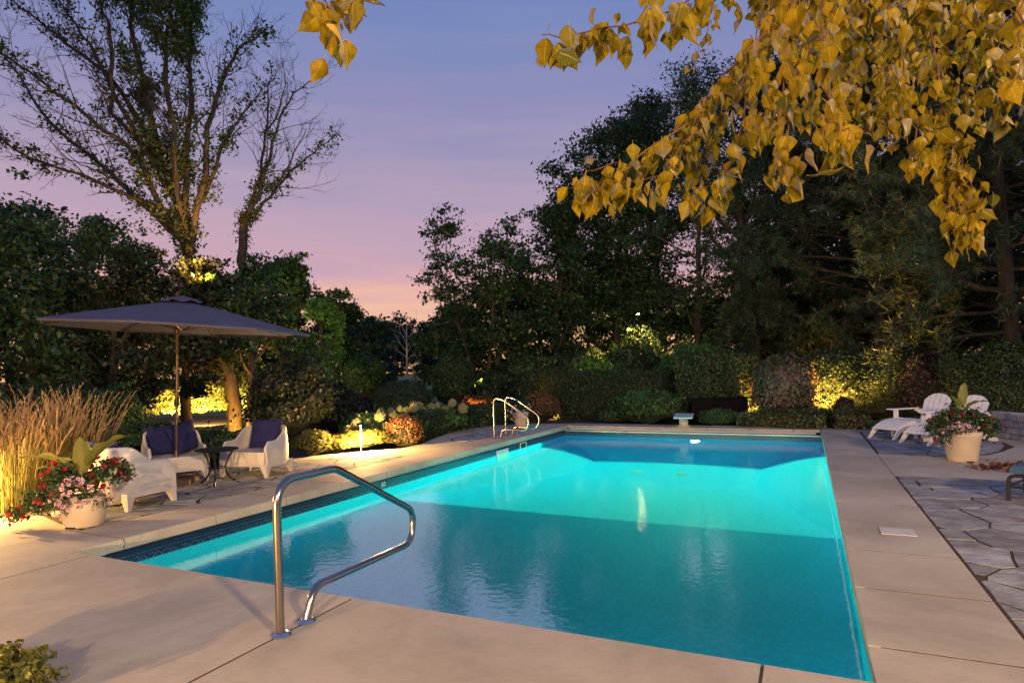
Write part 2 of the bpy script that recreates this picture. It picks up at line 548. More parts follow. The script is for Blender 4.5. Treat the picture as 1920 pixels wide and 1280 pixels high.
G['tan'] = leafmat('dusky_seedhead_leaves', [(0.22, 0.165, 0.13), (0.30, 0.22, 0.17), (0.09, 0.10, 0.05), (0.05, 0.07, 0.03), (0.26, 0.19, 0.15)])
G['olive'] = leafmat('olive_leaves', [(0.04, 0.055, 0.02), (0.075, 0.085, 0.03), (0.10, 0.095, 0.035)])
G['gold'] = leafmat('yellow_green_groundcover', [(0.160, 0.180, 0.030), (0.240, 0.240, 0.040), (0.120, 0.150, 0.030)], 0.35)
G['barb'] = leafmat('russet_leaves', [(0.160, 0.060, 0.020), (0.220, 0.100, 0.030), (0.120, 0.080, 0.025)])
G['purple'] = leafmat('purple_leaves', [(0.040, 0.018, 0.030), (0.050, 0.030, 0.040), (0.030, 0.030, 0.020)])
G['willow'] = leafmat('grey_green_leaves', [(0.078, 0.143, 0.078), (0.117, 0.195, 0.104), (0.065, 0.117, 0.065)])
G['hyd'] = leafmat('hydrangea_flowers', [(0.260, 0.280, 0.140), (0.360, 0.360, 0.200), (0.200, 0.240, 0.120)], 0.2, 0.0)
G['far'] = leafmat('far_tree_leaves', [(0.013, 0.045, 0.031), (0.022, 0.069, 0.043), (0.030, 0.086, 0.043)])
G['reed'] = leafmat('tan_grass_plumes', [(0.40, 0.27, 0.14), (0.52, 0.37, 0.21), (0.30, 0.20, 0.11)], 0.3, 0.0)
G['blade'] = leafmat('green_grass_blades', [(0.090, 0.120, 0.030), (0.160, 0.160, 0.050), (0.200, 0.150, 0.060)], 0.3, 0.0)


M['core'] = mat('shaded_core', (0.012, 0.018, 0.009), 0.95, var=0.4, vscale=12)  # solid filler, near black in place of the shade deep in the leaves


def liner(name, base, fleck):
    m, t, b, N, L = mat_base(name)
    b.inputs['Roughness'].default_value = 0.6
    tcn = N('ShaderNodeTexCoord')
    n1 = N('ShaderNodeTexNoise'); n1.inputs['Scale'].default_value = 26; n1.inputs['Detail'].default_value = 4
    L(tcn.outputs['Object'], n1.inputs['Vector'])
    r = N('ShaderNodeValToRGB')
    r.color_ramp.elements[0].position = 0.38; r.color_ramp.elements[0].color = tuple(fleck) + (1,)
    r.color_ramp.elements[1].position = 0.6; r.color_ramp.elements[1].color = tuple(base) + (1,)
    L(n1.outputs['Fac'], r.inputs[0]); L(r.outputs[0], b.inputs['Base Color'])
    return m


M['liner'] = liner('blue_vinyl_liner', (0.010, 0.56, 0.88), (0.007, 0.46, 0.78))


def border():
    """printed vinyl border: dark blue with a pale running scroll"""
    m, t, b, N, L = mat_base('printed_scroll_border')
    b.inputs['Roughness'].default_value = 0.3
    uv = N('ShaderNodeUVMap')
    sp = N('ShaderNodeSeparateXYZ'); L(uv.outputs[0], sp.inputs[0])

    def math_(op, a, bb=None, cc=None):
        n = N('ShaderNodeMath'); n.operation = op
        for i, x in enumerate((a, bb, cc)):
            if x is None:
                continue
            if isinstance(x, (int, float)):
                n.inputs[i].default_value = x
            else:
                L(x, n.inputs[i])
        return n.outputs[0]
    s = math_('MULTIPLY', sp.outputs['X'], 2 * math.pi / 0.16)
    w1 = math_('MULTIPLY_ADD', math_('SINE', s), 0.024, 0.045)
    w2 = math_('MULTIPLY_ADD', math_('SINE', math_('ADD', s, 2.4)), 0.02, 0.052)
    d1 = math_('ABSOLUTE', math_('SUBTRACT', sp.outputs['Y'], w1))
    d2 = math_('ABSOLUTE', math_('SUBTRACT', sp.outputs['Y'], w2))
    ln = math_('LESS_THAN', math_('MINIMUM', d1, d2), 0.005)
    e1 = math_('LESS_THAN', math_('ABSOLUTE', math_('SUBTRACT', sp.outputs['Y'], 0.103)), 0.003)
    nz = N('ShaderNodeTexNoise'); nz.inputs['Scale'].default_value = 40; L(uv.outputs[0], nz.inputs['Vector'])
    fac = math_('MULTIPLY', math_('MAXIMUM', ln, e1), math_('GREATER_THAN', nz.outputs['Fac'], 0.42))
    mx = N('ShaderNodeMix'); mx.data_type = 'RGBA'
    mx.inputs['A'].default_value = (0.008, 0.025, 0.06, 1); mx.inputs['B'].default_value = (0.06, 0.16, 0.22, 1)
    L(fac, mx.inputs['Factor']); L(mx.outputs['Result'], b.inputs['Base Color'])
    return m


M['border'] = border()


def water_mat():
    m = bpy.data.materials.new('pool_water')
    m.use_nodes = True
    t = m.node_tree; t.nodes.clear(); N, L = t.nodes.new, t.links.new
    tcn = N('ShaderNodeTexCoord')
    n1 = N('ShaderNodeTexNoise'); n1.inputs['Scale'].default_value = 15; n1.inputs['Detail'].default_value = 3
    L(tcn.outputs['Object'], n1.inputs['Vector'])
    n2 = N('ShaderNodeTexNoise'); n2.inputs['Scale'].default_value = 1.3; n2.inputs['Detail'].default_value = 2
    L(tcn.outputs['Object'], n2.inputs['Vector'])
    b1 = N('ShaderNodeBump'); b1.inputs['Strength'].default_value = 0.09; b1.inputs['Distance'].default_value = 0.02
    L(n1.outputs['Fac'], b1.inputs['Height'])
    b2 = N('ShaderNodeBump'); b2.inputs['Strength'].default_value = 0.03; b2.inputs['Distance'].default_value = 0.08
    L(n2.outputs['Fac'], b2.inputs['Height']); L(b1.outputs[0], b2.inputs['Normal'])
    rf = N('ShaderNodeBsdfRefraction'); rf.inputs['IOR'].default_value = 1.333; rf.inputs['Roughness'].default_value = 0.0
    rf.inputs['Color'].default_value = (0.90, 1.0, 1.0, 1); L(b2.outputs[0], rf.inputs['Normal'])
    gl = N('ShaderNodeBsdfGlossy'); gl.inputs['Roughness'].default_value = 0.02; L(b2.outputs[0], gl.inputs['Normal'])
    fr = N('ShaderNodeFresnel'); fr.inputs['IOR'].default_value = 1.333; L(b2.outputs[0], fr.inputs['Normal'])
    k = N('ShaderNodeMath'); k.operation = 'MULTIPLY'; k.use_clamp = True; L(fr.outputs[0], k.inputs[0]); k.inputs[1].default_value = 4.4
    k2 = N('ShaderNodeMath'); k2.operation = 'MULTIPLY_ADD'; L(fr.outputs[0], k2.inputs[0]); k2.inputs[1].default_value = -0.60; k2.inputs[2].default_value = 0.62
    k3 = N('ShaderNodeMath'); k3.operation = 'MINIMUM'; L(k.outputs[0], k3.inputs[0]); L(k2.outputs[0], k3.inputs[1])
    mxs = N('ShaderNodeMixShader'); L(k3.outputs[0], mxs.inputs[0]); L(rf.outputs[0], mxs.inputs[1]); L(gl.outputs[0], mxs.inputs[2])
    o = N('ShaderNodeOutputMaterial'); L(mxs.outputs[0], o.inputs[0])
    return m


M['water'] = water_mat()

# ================================================================== THE SETTING
WZ = -0.25          # water level
BV = 12.55          # back wall of the basin


def struct(o):
    o['kind'] = 'structure'
    return o


# ground with a hole for the pool
def ring(hole, outer, z, name, m):
    b = MB()
    h = [MP @ Vector((x, y, z)) for x, y in hole]
    o = [Vector((x, y, z)) for x, y in outer]
    b.add(h + o, [(i, (i + 1) % 4, 4 + (i + 1) % 4, 4 + i) for i in range(4)])
    return struct(b.build(name, m))


HOLE = [(-0.05, -0.05), (PW_ + 0.08, -0.05), (PW_ + 0.08, PL_ + 0.05), (-0.05, PL_ + 0.05)]
ground = ring(HOLE, [(-14, -14), (24, -14), (26, 26), (-14, 26)], -0.09, 'ground', M['soil'])
b = MB()
inner = [(-14, -14), (24, -14), (26, 26), (-14, 26)]
outer = [(-900, -900), (900, -900), (900, 1500), (-900, 1500)]
b.add([(x, y, -0.09) for x, y in inner] + [(x, y, -0.6) for x, y in outer], [(i, (i + 1) % 4, 4 + (i + 1) % 4, 4 + i) for i in range(4)])
lawn = struct(b.build('lawn', M['lawn']))

# ---- pool basin: walls, shallow floor, hopper
SH, DP = -1.12, -2.55
basin = MB()
W0, W1, V0, V1 = -0.02, PW_ + 0.05, -0.02, BV
hb = [(1.36, 8.9), (4.97, 8.9), (4.97, 10.85), (1.36, 10.85)]
BRK = 4.66
vv = {'a': (W0, V0, SH), 'b': (W1, V0, SH), 'c': (W1, BRK, SH), 'd': (W0, BRK, SH), 'e': (W1, V1, SH), 'f': (W0, V1, SH)}
for i, (x, y) in enumerate(hb):
    vv['h%d' % i] = (x, y, DP)
for k in 'abefcd':
    vv['t' + k] = (vv[k][0], vv[k][1], -0.1)
keys = list(vv)
ix = {k: i for i, k in enumerate(keys)}
faces = ['a b c d', 'd c h1 h0', 'h0 h1 h2 h3', 'c e h2 h1', 'e f h3 h2', 'f d h0 h3',
         'a ta tb b', 'b tb tc c', 'c tc te e', 'e te tf f', 'f tf td d', 'd td ta a']
basin.add([vv[k] for k in keys], [tuple(ix[q] for q in f.split()) for f in faces])
pool = struct(basin.build('pool_basin', M['liner'], m=MP))

# border band, part of the basin: three walls in view (and the near wall)
def band(u0, v0, u1, v1, nx, ny):
    me = bpy.data.meshes.new('border_band')
    o = 0.004
    z0, z1 = WZ - 0.035, -0.115
    pts = [(u0 + nx * o, v0 + ny * o, z0), (u1 + nx * o, v1 + ny * o, z0), (u1 + nx * o, v1 + ny * o, z1), (u0 + nx * o, v0 + ny * o, z1)]
    me.from_pydata([tuple(MP @ Vector(p)) for p in pts], [], [(0, 1, 2, 3)])
    uvl = me.uv_layers.new(name='UVMap')
    ln = math.hypot(u1 - u0, v1 - v0)
    for li, q in enumerate([(0, 0), (ln, 0), (ln, z1 - z0), (0, z1 - z0)]):
        uvl.data[li].uv = q
    me.materials.append(M['border'])
    return link('border_band', me, pool)


band(W0, V0, W0, BV, 1, 0); band(W0, BV, W1, BV, 0, -1); band(W1, BV, W1, V0, -1, 0); band(W1, V0, W0, V0, 0, 1)
# pale track line over the border band, cover roller and dark slot on the back wall
tb = MB(); tb.box((0.005, BV - 0.03, -0.135), (PW_ - 0.005, BV + 0.0, -0.108)); tb.build('track_rail', M['track'], pool, m=MP)
tb = MB(); tb.box((0.0, 0.3, -0.116), (0.012, BV - 0.05, -0.104)); tb.build('track_rail', M['dark'], pool, m=MP)
tb = MB(); tb.box((0.0, BV + 0.01, -0.20), (PW_, PL_ + 0.04, -0.10)); tb.build('cover_slot', M['dark'], pool, m=MP)
tb = MB(); tb.tube([P(0.12, PL_ - 0.07, -0.075), P(PW_ - 0.1, PL_ - 0.07, -0.075)], 0.034, 12); tb.build('cover_roller', M['tubing'], pool, True)
# main drains
for u, v in ((2.62, 9.65), (3.52, 9.75)):
    d = MB(); d.lathe([(0.13, 0), (0.13, 0.02), (0.10, 0.035), (0.0, 0.04)], 16)
    d.build('drain_cover', M['track'], pool, True, m=MP @ Matrix.Translation((u, v, DP + 0.003)))
# underwater lamp: ring, lens, light
LP = (3.36, BV - 0.012, -0.70)
mm = MP @ Matrix.Translation(LP) @ Matrix.Rotation(R(90), 4, 'X')
d = MB(); d.lathe([(0.16, -0.005), (0.16, 0.012), (0.125, 0.018), (0.12, 0.004)], 24); d.build('lamp_ring', M['chrome'], pool, True, m=mm)
d = MB(); d.lathe([(0.118, 0.0), (0.10, 0.016), (0.0, 0.02)], 24); d.build('lamp_lens', emit('pool_lamp_lens', (0.9, 1.0, 0.9), 40), pool, True, m=mm)
pl_lamp = lamp('pool_lamp', 'SPOT', P(LP[0], LP[1] - 0.09, LP[2]), 18500, (0.11, 1.0, 0.50), 0.08, P(3.2, 4.0, -0.80), R(132), 0.35)
pl_lamp.scale = (1.0, 0.52, 1.0)      # wide flat beam of a pool lens
# recessed wall steps and skimmer on the left wall
st = MB()
u = -0.016
for k in range(4):
    st.box((u, 8.48, -0.34 - k * 0.22), (u + 0.05, 8.93, -0.32 - k * 0.22))
st.box((0.002, 8.42, -1.1), (0.012, 8.99, -0.16))
steps = st.build('wall_steps', M['whitefit'], pool, m=MP @ Matrix.Translation((-0.018, 0, 0)))
sk = MB(); sk.box((0.003, 9.62, -0.28), (0.016, 9.64, -0.13)); sk.box((0.003, 9.94, -0.28), (0.016, 9.96, -0.13))
sk.box((0.003, 9.64, -0.28), (0.016, 9.94, -0.262)); sk.box((0.003, 9.64, -0.148), (0.016, 9.94, -0.13))
sk.build('skimmer_frame', M['whitefit'], pool, m=MP @ Matrix.Translation((-0.018, 0, 0)))
sk = MB(); sk.box((0.0045, 9.642, -0.258), (0.010, 9.938, -0.15)); sk.build('skimmer_mouth', M['dark'], pool, m=MP @ Matrix.Translation((-0.018, 0, 0)))

# ---- water
wb = MB(); wb.add([(W0 + 0.001, V0 + 0.001, WZ), (W1 - 0.001, V0 + 0.001, WZ), (W1 - 0.001, BV - 0.001, WZ), (W0 + 0.001, BV - 0.001, WZ)], [(0, 1, 2, 3)])
water = struct(wb.build('water', M['water'], smooth='all', m=MP))

# ---- deck base (dark joints show between the slabs)
TH = 0.10
db = MB()
GAP = 0.017
outer_left = [(-3.4, -0.8), (-3.3, 1.0), (-3.4, 3.0), (-2.75, 5.1), (-2.30, 6.0), (-1.93, 6.55), (-1.50, 7.15), (-1.52, 7.9), (-1.85, 9.0), (-2.25, 10.6), (-2.38, 11.7),
              (-1.95, 12.3), (-1.2, 13.1), (-0.6, 13.55), (0.0, 13.66)]


def slab(poly, name='deck_slab', m=None, th=TH, top=0.0, parent=None, bev=0.0):
    b = MB(); b.prism(poly, top - th, top, bev)
    return b.build(name, M[m or 'concrete'], parent, m=MP)


def base_poly(poly, z=-0.0015):
    db.prism(poly, z - 0.05, z)


base_poly([(-3.35, -5), (-0.02, -5), (-0.02, 13.4), (-2.2, 13.4), (-2.2, 10.9), (-1.6, 8.5), (-1.45, 7.1), (-2.3, 5.9), (-3.2, 3), (-3.3, 1)])
base_poly([(-0.02, -5), (PW_ + 0.02, -5), (PW_ + 0.02, -0.02), (-0.02, -0.02)])
base_poly([(PW_ + 0.06, -5), (14, -5), (14, 13.2), (PW_ + 0.06, 13.2)])
base_poly([(-0.02, PL_ + 0.05), (PW_ + 0.02, PL_ + 0.05), (PW_ + 0.02, 13.6), (-0.02, 13.6)], -0.035)
deck = struct(db.build('pool_deck', M['mortar'], m=MP))

g = GAP / 2
CW = 0.73
# left coping slabs
js = [0.47 + 1.03 * k for k in range(12)]
slab([(-CW, -CW + 0.0), (0, 0.0), (0, js[0] - g), (-CW, js[0] - g)][::1], 'coping_slab', 'coping', parent=deck)
for a, b_ in zip(js, js[1:] + [PL_]):
    if b_ - a < 0.05:
        continue
    slab([(-CW, a + g), (0, a + g), (0, b_ - g), (-CW, b_ - g)], 'coping_slab', 'coping', parent=deck)
# corner and back coping
slab([(-CW, PL_ + g), (0 - g, PL_ + g), (0 - g, 13.4), (-CW, 13.1)], 'coping_slab', 'coping', parent=deck)
bj = [0.0, 0.62, 1.62, 2.62, 3.62, 4.60, 5.55, PW_]
for a, b_ in zip(bj, bj[1:]):
    slab([(a + g, PL_), (b_ - g, PL_), (b_ - g, 13.42), (a + g, 13.5)], 'coping_slab', 'coping', th=0.06, parent=deck)
# right coping
rj = [-0.55] + [0.44 + 0.99 * k for k in range(13)] + [13.32]
for a, b_ in zip(rj, rj[1:]):
    slab([(PW_, a + g), (PW_ + CW + 0.03, a + g), (PW_ + CW + 0.03, b_ - g), (PW_, b_ - g)], 'coping_slab', 'coping', parent=deck)
# near deck: big slabs
fj = [-0.0, 0.27, 3.06, 5.62, PW_ + CW + 0.03]
slab([(-3.3, -4.8), (0.27 - g, -4.8), (0.27 - g, 0.0), (0.004, 0.0), (-CW - g, -CW - 0.004), (-3.3, -CW - 0.004)], parent=deck)
for a, b_ in zip(fj[1:], fj[2:]):
    if b_ > PW_:
        slab([(a + g, -4.8), (b_ - g, -4.8), (b_ - g, -0.55 - g), (PW_ - g, -0.55 - g), (PW_ - g, 0), (a + g, 0)], parent=deck)
    else:
        slab([(a + g, -4.8), (b_ - g, -4.8), (b_ - g, 0), (a + g, 0)], parent=deck)
# left of the coping: concrete by the planter, and the walk beyond the flagstones
slab([(-3.3, -CW + 0.002), (-CW - g, -CW + 0.002), (-CW - g, 0.52), (-1.25, 0.62), (-1.9, 0.80), (-2.30, 0.5), (-2.75, 0.1)], parent=deck)
patio_edge = [(-CW - 0.02, 6.17), (-1.05, 6.02), (-1.5, 5.82), (-1.95, 5.5), (-2.35, 4.95), (-2.65, 4.1)]
walk = [(-CW - g, 6.2)] + [(x - 0.012, y + 0.03) for x, y in patio_edge[1:]] + [(-3.0, 4.2), (-2.75, 5.1), (-2.30, 6.0), (-1.93, 6.55), (-1.50, 7.15), (-CW - g, 7.35)]
slab(walk[::-1], parent=deck)
circ = [(-CW - 0.03, 8.45), (-1.15, 8.6), (-1.42, 9.0), (-1.52, 9.6), (-1.42, 10.3), (-1.1, 10.75), (-CW - 0.03, 10.9)]
slab(([(-CW - g, 7.36), (-CW - g, 8.42)] + [(x - 0.03, y) for x, y in circ[1:-1]] + [(-CW - g, 10.93), (-CW - g, 13.1), (-1.2, 13.1), (-1.95, 12.3), (-2.38, 11.7), (-2.25, 10.6), (-1.85, 9.0), (-1.52, 7.9), (-1.50, 7.16)]), parent=deck)
# right of the coping
UR = PW_ + CW + 0.04
ad = [(UR + 0.02, 8.72), (7.45, 8.62), (7.95, 8.70), (8.38, 8.95), (8.75, 9.6), (8.98, 10.3), (9.08, 10.9), (8.9, 11.7), (8.3, 12.3), (UR + 0.02, 12.5)]
slab([(UR, 6.39), (14, 6.52), (14, 10.0), (9.12, 10.3), (8.8, 9.58), (8.42, 8.93), (7.97, 8.66), (7.45, 8.58), (UR, 8.68)], parent=deck)
slab([(14, 10.02), (14, 13.2), (UR, 13.3), (UR, 12.54), (8.33, 12.34), (8.93, 11.74), (9.12, 10.9), (9.12, 10.32)], parent=deck)


# ---- flagstones: irregular cells cut from each patio outline
def clip(poly, nx, ny, d):
    out = []
    for i in range(len(poly)):
        p, q = poly[i], poly[(i + 1) % len(poly)]
        a = p[0] * nx + p[1] * ny - d; b_ = q[0] * nx + q[1] * ny - d
        if a <= 0:
            out.append(p)
        if (a < 0 < b_) or (b_ < 0 < a):
            t = a / (a - b_)
            out.append((p[0] + (q[0] - p[0]) * t, p[1] + (q[1] - p[1]) * t))
    return out


def inside(pt, poly):
    r = False
    for i in range(len(poly)):
        a, b_ = poly[i], poly[i - 1]
        if (a[1] > pt[1]) != (b_[1] > pt[1]) and pt[0] < (b_[0] - a[0]) * (pt[1] - a[1]) / (b_[1] - a[1]) + a[0]:
            r = not r
    return r


def area(p):
    return 0.5 * sum(p[i - 1][0] * p[i][1] - p[i][0] * p[i - 1][1] for i in range(len(p)))


def flagstones(region, cell, parent, seed, stretch=(1, 1), gs=1.0):
    rng = random.Random(seed)
    xs = [p[0] for p in region]; ys = [p[1] for p in region]
    seeds = []
    y = min(ys) - cell
    row = 0
    while y < max(ys) + cell:
        x = min(xs) - cell + (row % 2) * cell * 0.5 * stretch[0]
        while x < max(xs) + cell:
            seeds.append((x + rng.uniform(-0.55, 0.55) * cell * stretch[0], y + rng.uniform(-0.55, 0.55) * cell * stretch[1]))
            x += cell * stretch[0]
        y += cell * stretch[1]; row += 1
    n = 0
    for i, s in enumerate(seeds):
        cellp = list(region)
        for j, q in enumerate(seeds):
            if i == j:
                continue
            dx, dy = q[0] - s[0], q[1] - s[1]
            ln = math.hypot(dx, dy)
            if ln > cell * 4:
                continue
            nx, ny = dx / ln, dy / ln
            gp = gs * 0.004 + gs * 0.011 * ((math.sin(i * 12.9898 + j * 78.233) + math.sin(j * 12.9898 + i * 78.233)) * 0.25 + 0.5)
            cellp = clip(cellp, nx, ny, nx * s[0] + ny * s[1] + ln / 2 - gp)
            if len(cellp) < 3:
                break
        if len(cellp) < 3 or abs(area(cellp)) < 0.006:
            continue
        # roughen the outline
        out = []
        for k in range(len(cellp)):
            p, q = Vector(cellp[k]), Vector(cellp[(k + 1) % len(cellp)])
            if (q - p).length < 0.02:
                out.append(tuple(p)); continue
            out.append(tuple(p))
            steps_ = max(1, int((q - p).length / 0.16))
            nn = Vector((-(q - p).y, (q - p).x)).normalized()
            for a in range(1, steps_):
                out.append(tuple(p.lerp(q, a / steps_) + nn * rng.uniform(-0.008, 0.012)))
        if area(out) < 0:
            out = out[::-1]
        bb = MB(); bb.prism(out, -0.06, rng.uniform(0.001, 0.006), 0.0015)
        bb.build('flagstone', M['flag'], parent, m=MP)
        n += 1
    return n


lp = MB(); lp.prism([(-CW - 0.02, 0.56), (-1.25, 0.66), (-1.92, 0.84), (-2.3, 1.4), (-2.8, 2.2), (-3.15, 3.0), (-2.65, 4.1), (-2.35, 4.95), (-1.95, 5.5), (-1.5, 5.82), (-1.05, 6.02), (-CW - 0.02, 6.17)][::-1], -0.075, -0.003)
flag_left = struct(lp.build('flagstone_patio', M['mortar'], m=MP))
left_region = [(-CW - 0.022, 6.15), (-1.05, 6.0), (-1.5, 5.80), (-1.95, 5.48), (-2.35, 4.93), (-2.65, 4.1), (-3.13, 3.0), (-2.78, 2.22), (-2.28, 1.42), (-1.92, 0.86), (-1.25, 0.68), (-CW - 0.022, 0.58)]
flagstones(left_region, 0.45, flag_left, 3, (1.0, 0.9), 1.7)
lp = MB(); lp.prism([(UR, -4.8), (11.5, -4.8), (11.5, 6.5), (UR, 6.4)], -0.075, -0.003)
flag_right = struct(lp.build('flagstone_patio', M['mortar'], m=MP))
flagstones([(UR + 0.012, -1.2), (11.3, -1.2), (11.3, 6.49), (UR + 0.012, 6.37)], 0.44, flag_right, 8, (1.3, 0.85), 1.3)
lp = MB(); lp.prism([(x, y) for x, y in ad], -0.075, -0.003)
flag_ad = struct(lp.build('flagstone_patio', M['mortar'], m=MP))
flagstones(inset(ad, 0.015), 0.52, flag_ad, 21, (1.1, 0.8), 1.5)
lp = MB(); lp.prism(circ[::-1], -0.075, -0.003)
flag_c = struct(lp.build('flagstone_patio', M['mortar'], m=MP))
flagstones(inset(circ, 0.015), 0.42, flag_c, 5, (1, 1), 1.5)

# fittings on the coping
lid = tag(MB().prism([(6.42, 3.0), (6.69, 3.0), (6.69, 3.25), (6.42, 3.25)], 0.003, 0.009, 0.002).build('skimmer_lid', M['lid'], m=MP), 'pale square skimmer lid set in the right coping slab', 'lid')
cap = MB(); cap.lathe([(0.03, 0), (0.03, 0.006), (0.024, 0.010), (0.02, 0.006), (0.0, 0.007)], 20)
tag(cap.build('anchor_cap', M['tubing'], smooth=True, m=MP @ Matrix.Translation((0.001, 0.44, -0.045)) @ Matrix.Rotation(R(90), 4, 'Y')), 'small round cap on the coping face near the left corner of the pool', 'cap')

# pale depth number on the border band of the left wall
fc = bpy.data.curves.new('depth_number', 'FONT'); fc.body = '60'; fc.size = 0.105; fc.align_x = 'CENTER'; fc.align_y = 'CENTER'; fc.extrude = 0.001
fc.materials.append(M['whitefit'])
dn = link('depth_number', fc)
nO = Vector((0, 0, EYE)); nd = ray(719, 908); tt = (P(-0.014, 0) - nO).dot(E1) / nd.dot(E1); hit = nO + nd * tt
dn.matrix_world = Matrix(((E2.x, 0, E1.x, hit.x), (E2.y, 0, E1.y, hit.y), (0, 1, 0, hit.z), (0, 0, 0, 1)))
dm = bpy.data.meshes.new_from_object(dn); mw = dn.matrix_world.copy(); bpy.data.objects.remove(dn)
dn = link('depth_number', dm); dn.matrix_world = mw
tag(dn, 'pale number 60 on the dark border of the left pool wall', 'number')

# ================================================================== VEGETATION BUILDERS
def frame_of(d):
    d = d.normalized()
    a = d.orthogonal().normalized()
    return a, d.cross(a)


class Skel:
    """a branching skeleton: list of (points, radii) and twig points for leaves"""
    def __init__(s, seed):
        s.r = random.Random(seed); s.br = []; s.tips = []

    def poly(s, p, d, L_, r0, r1, n=6, wob=0.12, up=0.0):
        pts = [p.copy()]; rad = [r0]
        d = d.normalized()
        for i in range(n):
            d = (d + Vector((s.r.gauss(0, wob), s.r.gauss(0, wob), s.r.gauss(0, wob) + up))).normalized()
            pts.append(pts[-1] + d * (L_ / n)); rad.append(r0 + (r1 - r0) * (i + 1) / n)
        s.br.append((pts, rad))
        return pts, rad, d

    def grow(s, p, d, L_, r, depth, maxd, kids=4, spread=0.8, ratio=0.6, wob=0.12, up=0.05, tmin=0.3):
        pts, rad, _ = s.poly(p, d, L_, r, max(r * 0.3, 0.004), 5 if depth < maxd else 4, wob, up)
        if depth >= maxd - 1:
            for i in range(1, len(pts)):
                s.tips.append(pts[i].copy()); s.tips.append((pts[i] + pts[i - 1]) / 2)
        if depth < maxd:
            s.sub(pts, rad, L_, depth, maxd, kids, spread, ratio, wob, up, tmin)

    def sub(s, pts, rad, L_, depth, maxd, kids, spread, ratio, wob, up, tmin=0.3):
        az = s.r.uniform(0, 6.28)
        for k in range(kids):
            t = tmin + (1 - tmin) * (k + s.r.random()) / kids
            f = t * (len(pts) - 1); i = min(int(f), len(pts) - 2)
            q = pts[i].lerp(pts[i + 1], f - i)
            ax = (pts[i + 1] - pts[i]).normalized()
            a, b_ = frame_of(ax); az += 2.4 + s.r.uniform(-0.5, 0.5)
            sp = spread * s.r.uniform(0.7, 1.25)
            nd = ax * math.cos(sp) + (a * math.cos(az) + b_ * math.sin(az)) * math.sin(sp)
            s.grow(q, nd, L_ * ratio * s.r.uniform(0.7, 1.15) * (1.15 - 0.5 * t), rad[i] * 0.55, depth + 1, maxd, kids, spread, ratio, wob, up)

    def wood(s, name, mt, parent, rmin=0.0, base=None):
        b = MB()
        for pts, rad in s.br:
            if rad[0] < rmin:
                continue
            n = 10 if rad[0] > 0.12 else (6 if rad[0] > 0.04 else 3)
            b.tube([p - base for p in pts] if base is not None else pts, rad, n, cap=False)
        return b.build(name, mt, parent, smooth='all')


def leaves_at(pts, n, sigma, size, rng, aspect=0.55):
    pts = np.array([tuple(p) for p in pts])
    per = 40                                            # leaves gather in sprays with gaps between
    m = max(1, n // per)
    cen = pts[rng.integers(0, len(pts), m)] + rng.normal(size=(m, 3)) * sigma * 0.9
    wd = sigma * (0.35 + 0.5 * rng.random((m, 1)))
    C = np.repeat(cen, per, 0) + rng.normal(size=(m * per, 3)) * np.repeat(wd, per, 0) * np.array([1.25, 1.25, 0.6])
    return leaf_quads(C, size, rng, None, aspect)


def tree(name, label, loc, H, cr, t0, n, size, lm, seed, tr=0.16, group=None, cat='tree', lean=(0, 0), limbs=14, sigma=None, stems=1, upward=0.5, kids=4, shape=0.6, wood=None, zmin=None, aspect=0.55):
    """a trunk with limbs and twigs; leaves sit round the twigs"""
    root = thing(name, label, cat, loc, 0, group)
    s = Skel(seed)
    rng = np.random.default_rng(seed)
    for k in range(stems):
        a = 2 * math.pi * (k + 0.3) / stems
        d0 = Vector((lean[0], lean[1], 1)) + (Vector((math.cos(a), math.sin(a), 0)) * 0.28 if stems > 1 else Vector((0, 0, 0)))
        h = H * 0.94 * (1 if k == 0 else s.r.uniform(0.75, 0.98))
        pts, rad, _ = s.poly(Vector((0.12 * math.cos(a), 0.12 * math.sin(a), 0)) if stems > 1 else Vector((0, 0, 0)), d0, h, tr / math.sqrt(stems), tr * 0.1, 10, 0.05, 0.03)
        m = max(5, limbs // stems)
        az = s.r.uniform(0, 6)
        for i in range(m):
            t = t0 + (0.97 - t0) * (i + s.r.random() * 0.8) / m
            f = t * 10; j = min(int(f), 9)
            q = pts[j].lerp(pts[j + 1], f - j)
            az += 2.4 + s.r.uniform(-0.4, 0.4)
            x = (t - t0) / (1 - t0)
            prof = max(0.22, math.sin(math.pi * (0.16 + 0.80 * x)) ** shape)
            L_ = cr * prof * s.r.uniform(0.75, 1.15) / (1 if stems == 1 else 1.3)
            el = upward * s.r.uniform(0.5, 1.4) + 0.5 * x
            d = Vector((math.cos(az) * math.cos(el), math.sin(az) * math.cos(el), math.sin(el)))
            s.grow(q, d, L_, rad[j] * 0.5, 1, 3, kids, 0.75, 0.55, 0.13, 0.03, 0.25)
        s.tips += [pts[-1], pts[-2]]
    s.wood('trunk', wood or M['bark'], root, 0.006)
    n = int(n * 1.0); size *= 1.3
    tips = s.tips if zmin is None else [p for p in s.tips if p.z > zmin]
    V = leaves_at(tips, n, (sigma * 1.3) if sigma else cr * 0.095, size, rng, aspect)
    link('crown', quads('crown', V, lm), root)
    return root


